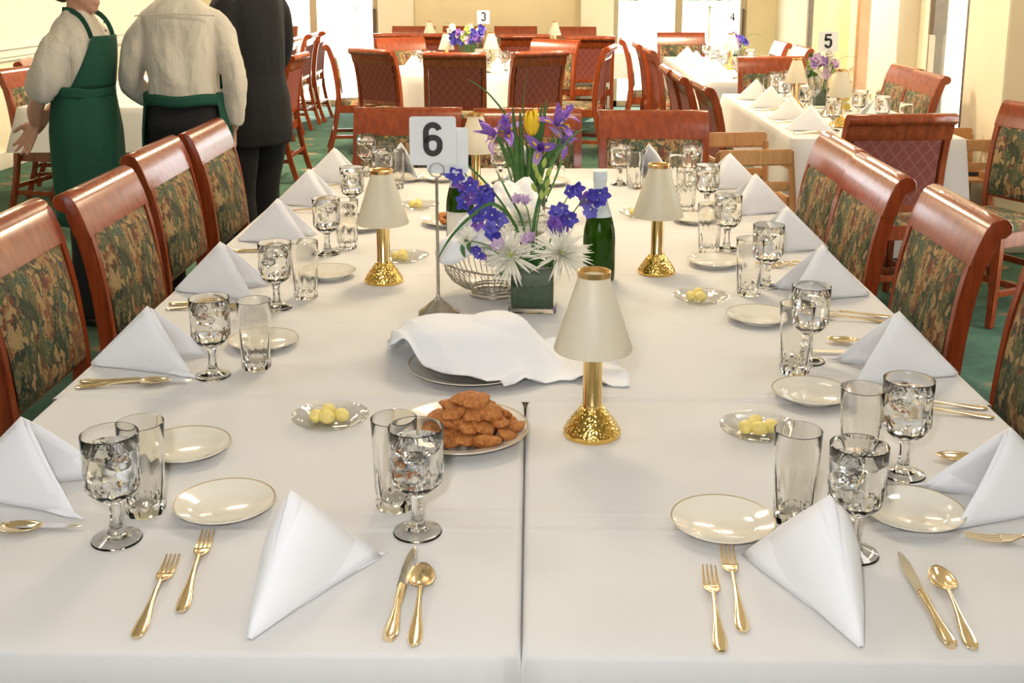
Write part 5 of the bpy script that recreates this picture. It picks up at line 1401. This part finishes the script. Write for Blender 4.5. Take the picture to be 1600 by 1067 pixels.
def apron(parent, H_, secs, gap, bib_z, mat='apron_green', tie=True):
    """skirt wrapped round the hips leaving `gap` degrees open at the back, bib, neck straps and tied waist band"""
    mb = MB()
    def sec(z):
        for (z0, a0, b0), (z1, a1, b1) in zip(secs, secs[1:]):
            if z0 >= z >= z1: f = (z0 - z) / (z0 - z1); return a0 + (a1 - a0) * f, b0 + (b1 - b0) * f
        return secs[-1][1:] if z < secs[-1][0] else secs[0][1:]
    zt, zb = secs[0][0], secs[-1][0]
    def sk(u, v):
        z = zt + (zb - zt) * v; a_, b_ = sec(z); th = R(-90 + gap / 2 + (360 - gap) * u); w = 1 + .03 * v * math.sin(9 * th) + .02 * v * noise.noise(Vector((th * 3, v * 3, 1)))
        return (a_ * w * math.cos(th), b_ * w * math.sin(th), z)
    ap = part('apron', mb.grid(64, 20, sk).mesh('apron', mat, smooth=180, solid=.003), parent, label='dark green bib apron')
    mb = MB()
    def bib(u, v):
        z = zt - .01 + (bib_z - zt + .01) * v; half = 78 - 46 * v ** .8; th = R(90 - half + 2 * half * u); a_, b_ = secs[0][1] * (1 + .12 * v), secs[0][2] * (1 + .16 * math.sin(min(1, v * 1.1) * PI * .62))
        return (a_ * math.cos(th), b_ * math.sin(th) + .008, z)
    part('bib', mb.grid(24, 12, bib).mesh('bib', mat, smooth=180, solid=.003), ap)
    for sx in (-1, 1):
        a_, b_ = secs[0][1] * 1.04, secs[0][2]
        p0 = Vector((a_ * math.cos(R(90 - sx * 30)), b_ * math.sin(R(60)) + .01, bib_z - .01))
        part('neck_strap', MB().tube(bez(p0, (sx * .085, .085, bib_z + .12), (sx * .055, -.035, H_ * .865), 8), [(.002, .012)] * 9, 8, up=(0, 1, 0)).mesh('strap', mat, smooth=60), ap)
    if tie:
        mb = MB()
        def band(u, v):
            th = 2 * PI * u; a_, b_ = secs[0][1] + .006, secs[0][2] + .006; return (a_ * math.cos(th), b_ * math.sin(th), zt - .055 + .05 * v + .004 * math.sin(5 * th))
        part('waist_tie', mb.grid(64, 4, band, cyc=True).mesh('tie', mat, smooth=180, solid=.002), ap)
    return ap

# --- waitress at left, side on, hands behind her back
H1 = 1.63; st = {-1: (-.075, -.02), 1: (.075, .0)}
p1 = thing('person', 'waitress in white blouse and long green apron, hands behind her back', 'person', (-1.985, 4.95, 0), R(-14 - 90))
arms = {1: [(.10, -.012, 1.285), (.178, -.070, 1.08), (.165, -.130, .985), (.135, -.155, .925)], -1: [(-.10, -.012, 1.285), (-.19, -.075, 1.08), (-.13, -.165, .99), (-.02, -.20, .96)]}
hands = {1: ((.132, -.158, .918), (.05, -.55, -.85), (.9, -.2, 0), (0, -.85, .5), .22, 1.0), -1: ((-.015, -.195, .955), (.8, -.1, -.6), (0, -1, 0), (0, -.3, 1), .5, .9)}
bd = part('body', body_mesh(H1, arms, hands, 1.50, .95, 0, st, .02), p1); face_bits(bd, 1.50, .02, .95, 0, 'hair_brown', True)
mb = MB(); torso(mb, [(1.00, .135, .112, 0), (1.06, .138, .116, 0), (1.12, .142, .120, .005), (1.22, .150, .130, .012), (1.285, .152, .112, .005), (1.325, .140, .092, -.006), (1.355, .108, .078, -.008), (1.385, .070, .064, 0), (1.41, .060, .060, .005)])
for sx in (-1, 1): limb(mb, [(sx * .098, -.01, 1.305), (sx * .148, -.025, 1.245), (sx * .172, -.055, 1.14), (arms[sx][1][0] * .98, arms[sx][1][1] - .012, 1.075), ((arms[sx][1][0] + arms[sx][2][0]) / 2, (arms[sx][1][1] + arms[sx][2][1]) / 2, 1.035)], [.046, .062, .072, .072, .044])
sh = part('blouse', bake(mb, .011, 'shirt_cotton', 'blouse', .009, (24, 24, 6), 2), p1, label='loose white blouse with puffed sleeves')
for i in range(4): part('button', MB().blob((0, .139 - .005 * abs(i - 1), 1.25 + i * .035), (.005, .003, .005), 1).mesh('button', 'ink_black', smooth=180), sh)
part('trousers', legs_mesh(H1, st, .86), p1); shoes(p1, st)
apron(p1, H1, [(1.085, .150, .122), (1.0, .160, .132), (.88, .182, .142), (.74, .184, .142), (.60, .178, .138), (.47, .172, .134)], 4, 1.30)
# --- waiter seen from behind
H2 = 1.74; st = {-1: (-.11, 0), 1: (.11, .02)}
p2 = thing('person', 'waiter seen from behind in a white shirt, green apron tied at the back', 'person', (-1.545, 4.99, 0), R(4))
arms = {1: [(.125, 0, 1.355), (.226, -.040, 1.115), (.198, .02, .93), (.192, .045, .875)], -1: [(-.125, 0, 1.355), (-.232, .005, 1.10), (-.165, .15, 1.0), (-.125, .20, .985)]}
hands = {1: ((.191, .050, .868), (-.05, .25, -1), (-1, 0, 0), (0, 1, .2), .4, 1.0), -1: ((-.122, .205, .982), (.75, .6, -.1), (0, -.3, -1), (.2, 0, 1), .5, 1.0)}
bd = part('body', body_mesh(H2, arms, hands, 1.60, 1.0, R(15), st, .02), p2); face_bits(bd, 1.60, .02, 1.0, R(15), 'hair_brown', False)
mb = MB(); torso(mb, [(1.005, .142, .112, 0), (1.03, .150, .128, -.004), (1.09, .152, .132, -.008), (1.20, .156, .124, -.004), (1.30, .166, .116, 0), (1.365, .172, .100, -.010), (1.405, .150, .088, -.012), (1.435, .112, .078, -.012), (1.47, .070, .068, -.004), (1.51, .062, .062, 0)])
limb(mb, [(.122, -.005, 1.370), (.180, -.015, 1.300), (.226, -.040, 1.13), (.218, -.01, 1.02), (.200, .030, .905)], [.050, .058, .053, .052, .040])
limb(mb, [(-.122, -.005, 1.370), (-.180, -.01, 1.300), (-.232, .0, 1.12), (-.215, .07, 1.04), (-.16, .155, 1.0)], [.050, .058, .055, .056, .044])
sh = part('shirt', bake(mb, .011, 'shirt_cotton', 'shirt', .012, (15, 15, 7), 7), p2, label='white long sleeved shirt')
part('shirt_yoke_seam', MB().tube([(-.17, -.112, 1.385), (-.08, -.122, 1.392), (0, -.124, 1.394), (.08, -.122, 1.392), (.17, -.112, 1.385)], .0035, 6).mesh('seam', 'shirt_cotton'), sh)
part('trousers', legs_mesh(H2, st), p2); shoes(p2, st)
apron(p2, H2, [(1.05, .176, .138), (.98, .186, .150), (.88, .198, .168), (.70, .205, .175), (.52, .205, .172)], 118, 1.34)
# --- man in a black suit
H3 = 1.78; st = {-1: (-.10, 0), 1: (.10, .02)}
p3 = thing('person', 'man in a black suit standing half behind the middle waiter', 'person', (-1.385, 5.56, 0), R(62))
arms = {1: [(.165, 0, 1.42), (.232, .02, 1.15), (.17, .16, 1.0), (.10, .20, .95)], -1: [(-.165, 0, 1.42), (-.232, -.03, 1.15), (-.205, .09, .96), (-.13, .18, .93)]}
hands = {1: ((.10, .20, .95), (-.8, .2, -.3), (0, -1, 0), (0, .3, 1), .5, 1.0), -1: ((-.13, .18, .93), (.8, .2, -.2), (0, -1, 0), (0, .3, 1), .5, 1.0)}
bd = part('body', body_mesh(H3, arms, hands, 1.64, 1.02, 0, st, .02), p3); face_bits(bd, 1.64, .02, 1.02, 0, 'hair_grey', False)
mb = MB(); torso(mb, [(.73, .192, .150, -.01), (.80, .192, .156, -.012), (.95, .182, .148, -.01), (1.08, .170, .132, -.004), (1.22, .185, .138, 0), (1.35, .192, .130, -.004), (1.43, .185, .102, -.016), (1.485, .125, .086, -.014), (1.515, .080, .074, -.006)])
for sx in (-1, 1): limb(mb, [(sx * .155, -.005, 1.42), (sx * .205, -.005, 1.34), arms[sx][1], arms[sx][2], tuple((Vector(arms[sx][2]) * .4 + Vector(arms[sx][3]) * .6))], [.072, .070, .060, .052, .046])
jk = part('jacket', bake(mb, .011, 'suit_black', 'jacket', .005, (10, 10, 5), 4), p3, label='black suit jacket')
part('shirt_collar', MB().lathe([(.070, 1.500), (.074, 1.502), (.068, 1.545), (.062, 1.545)], 28, close=True).mesh('collar', 'card_white', smooth=50), p3)
mb = MB(); mb.grid(6, 8, lambda u, v: ((u - .5) * .11 * (1 - .85 * v), .148 - .02 * (v - .3) ** 2 - .045 * (1 - v) ** 2, 1.50 - .32 * v)); part('shirt_front', mb.mesh('shirt_front', 'card_white', smooth=180, solid=.003), p3)
part('trousers', legs_mesh(H3, st, 1.05, 'suit_black'), p3); shoes(p3, st)
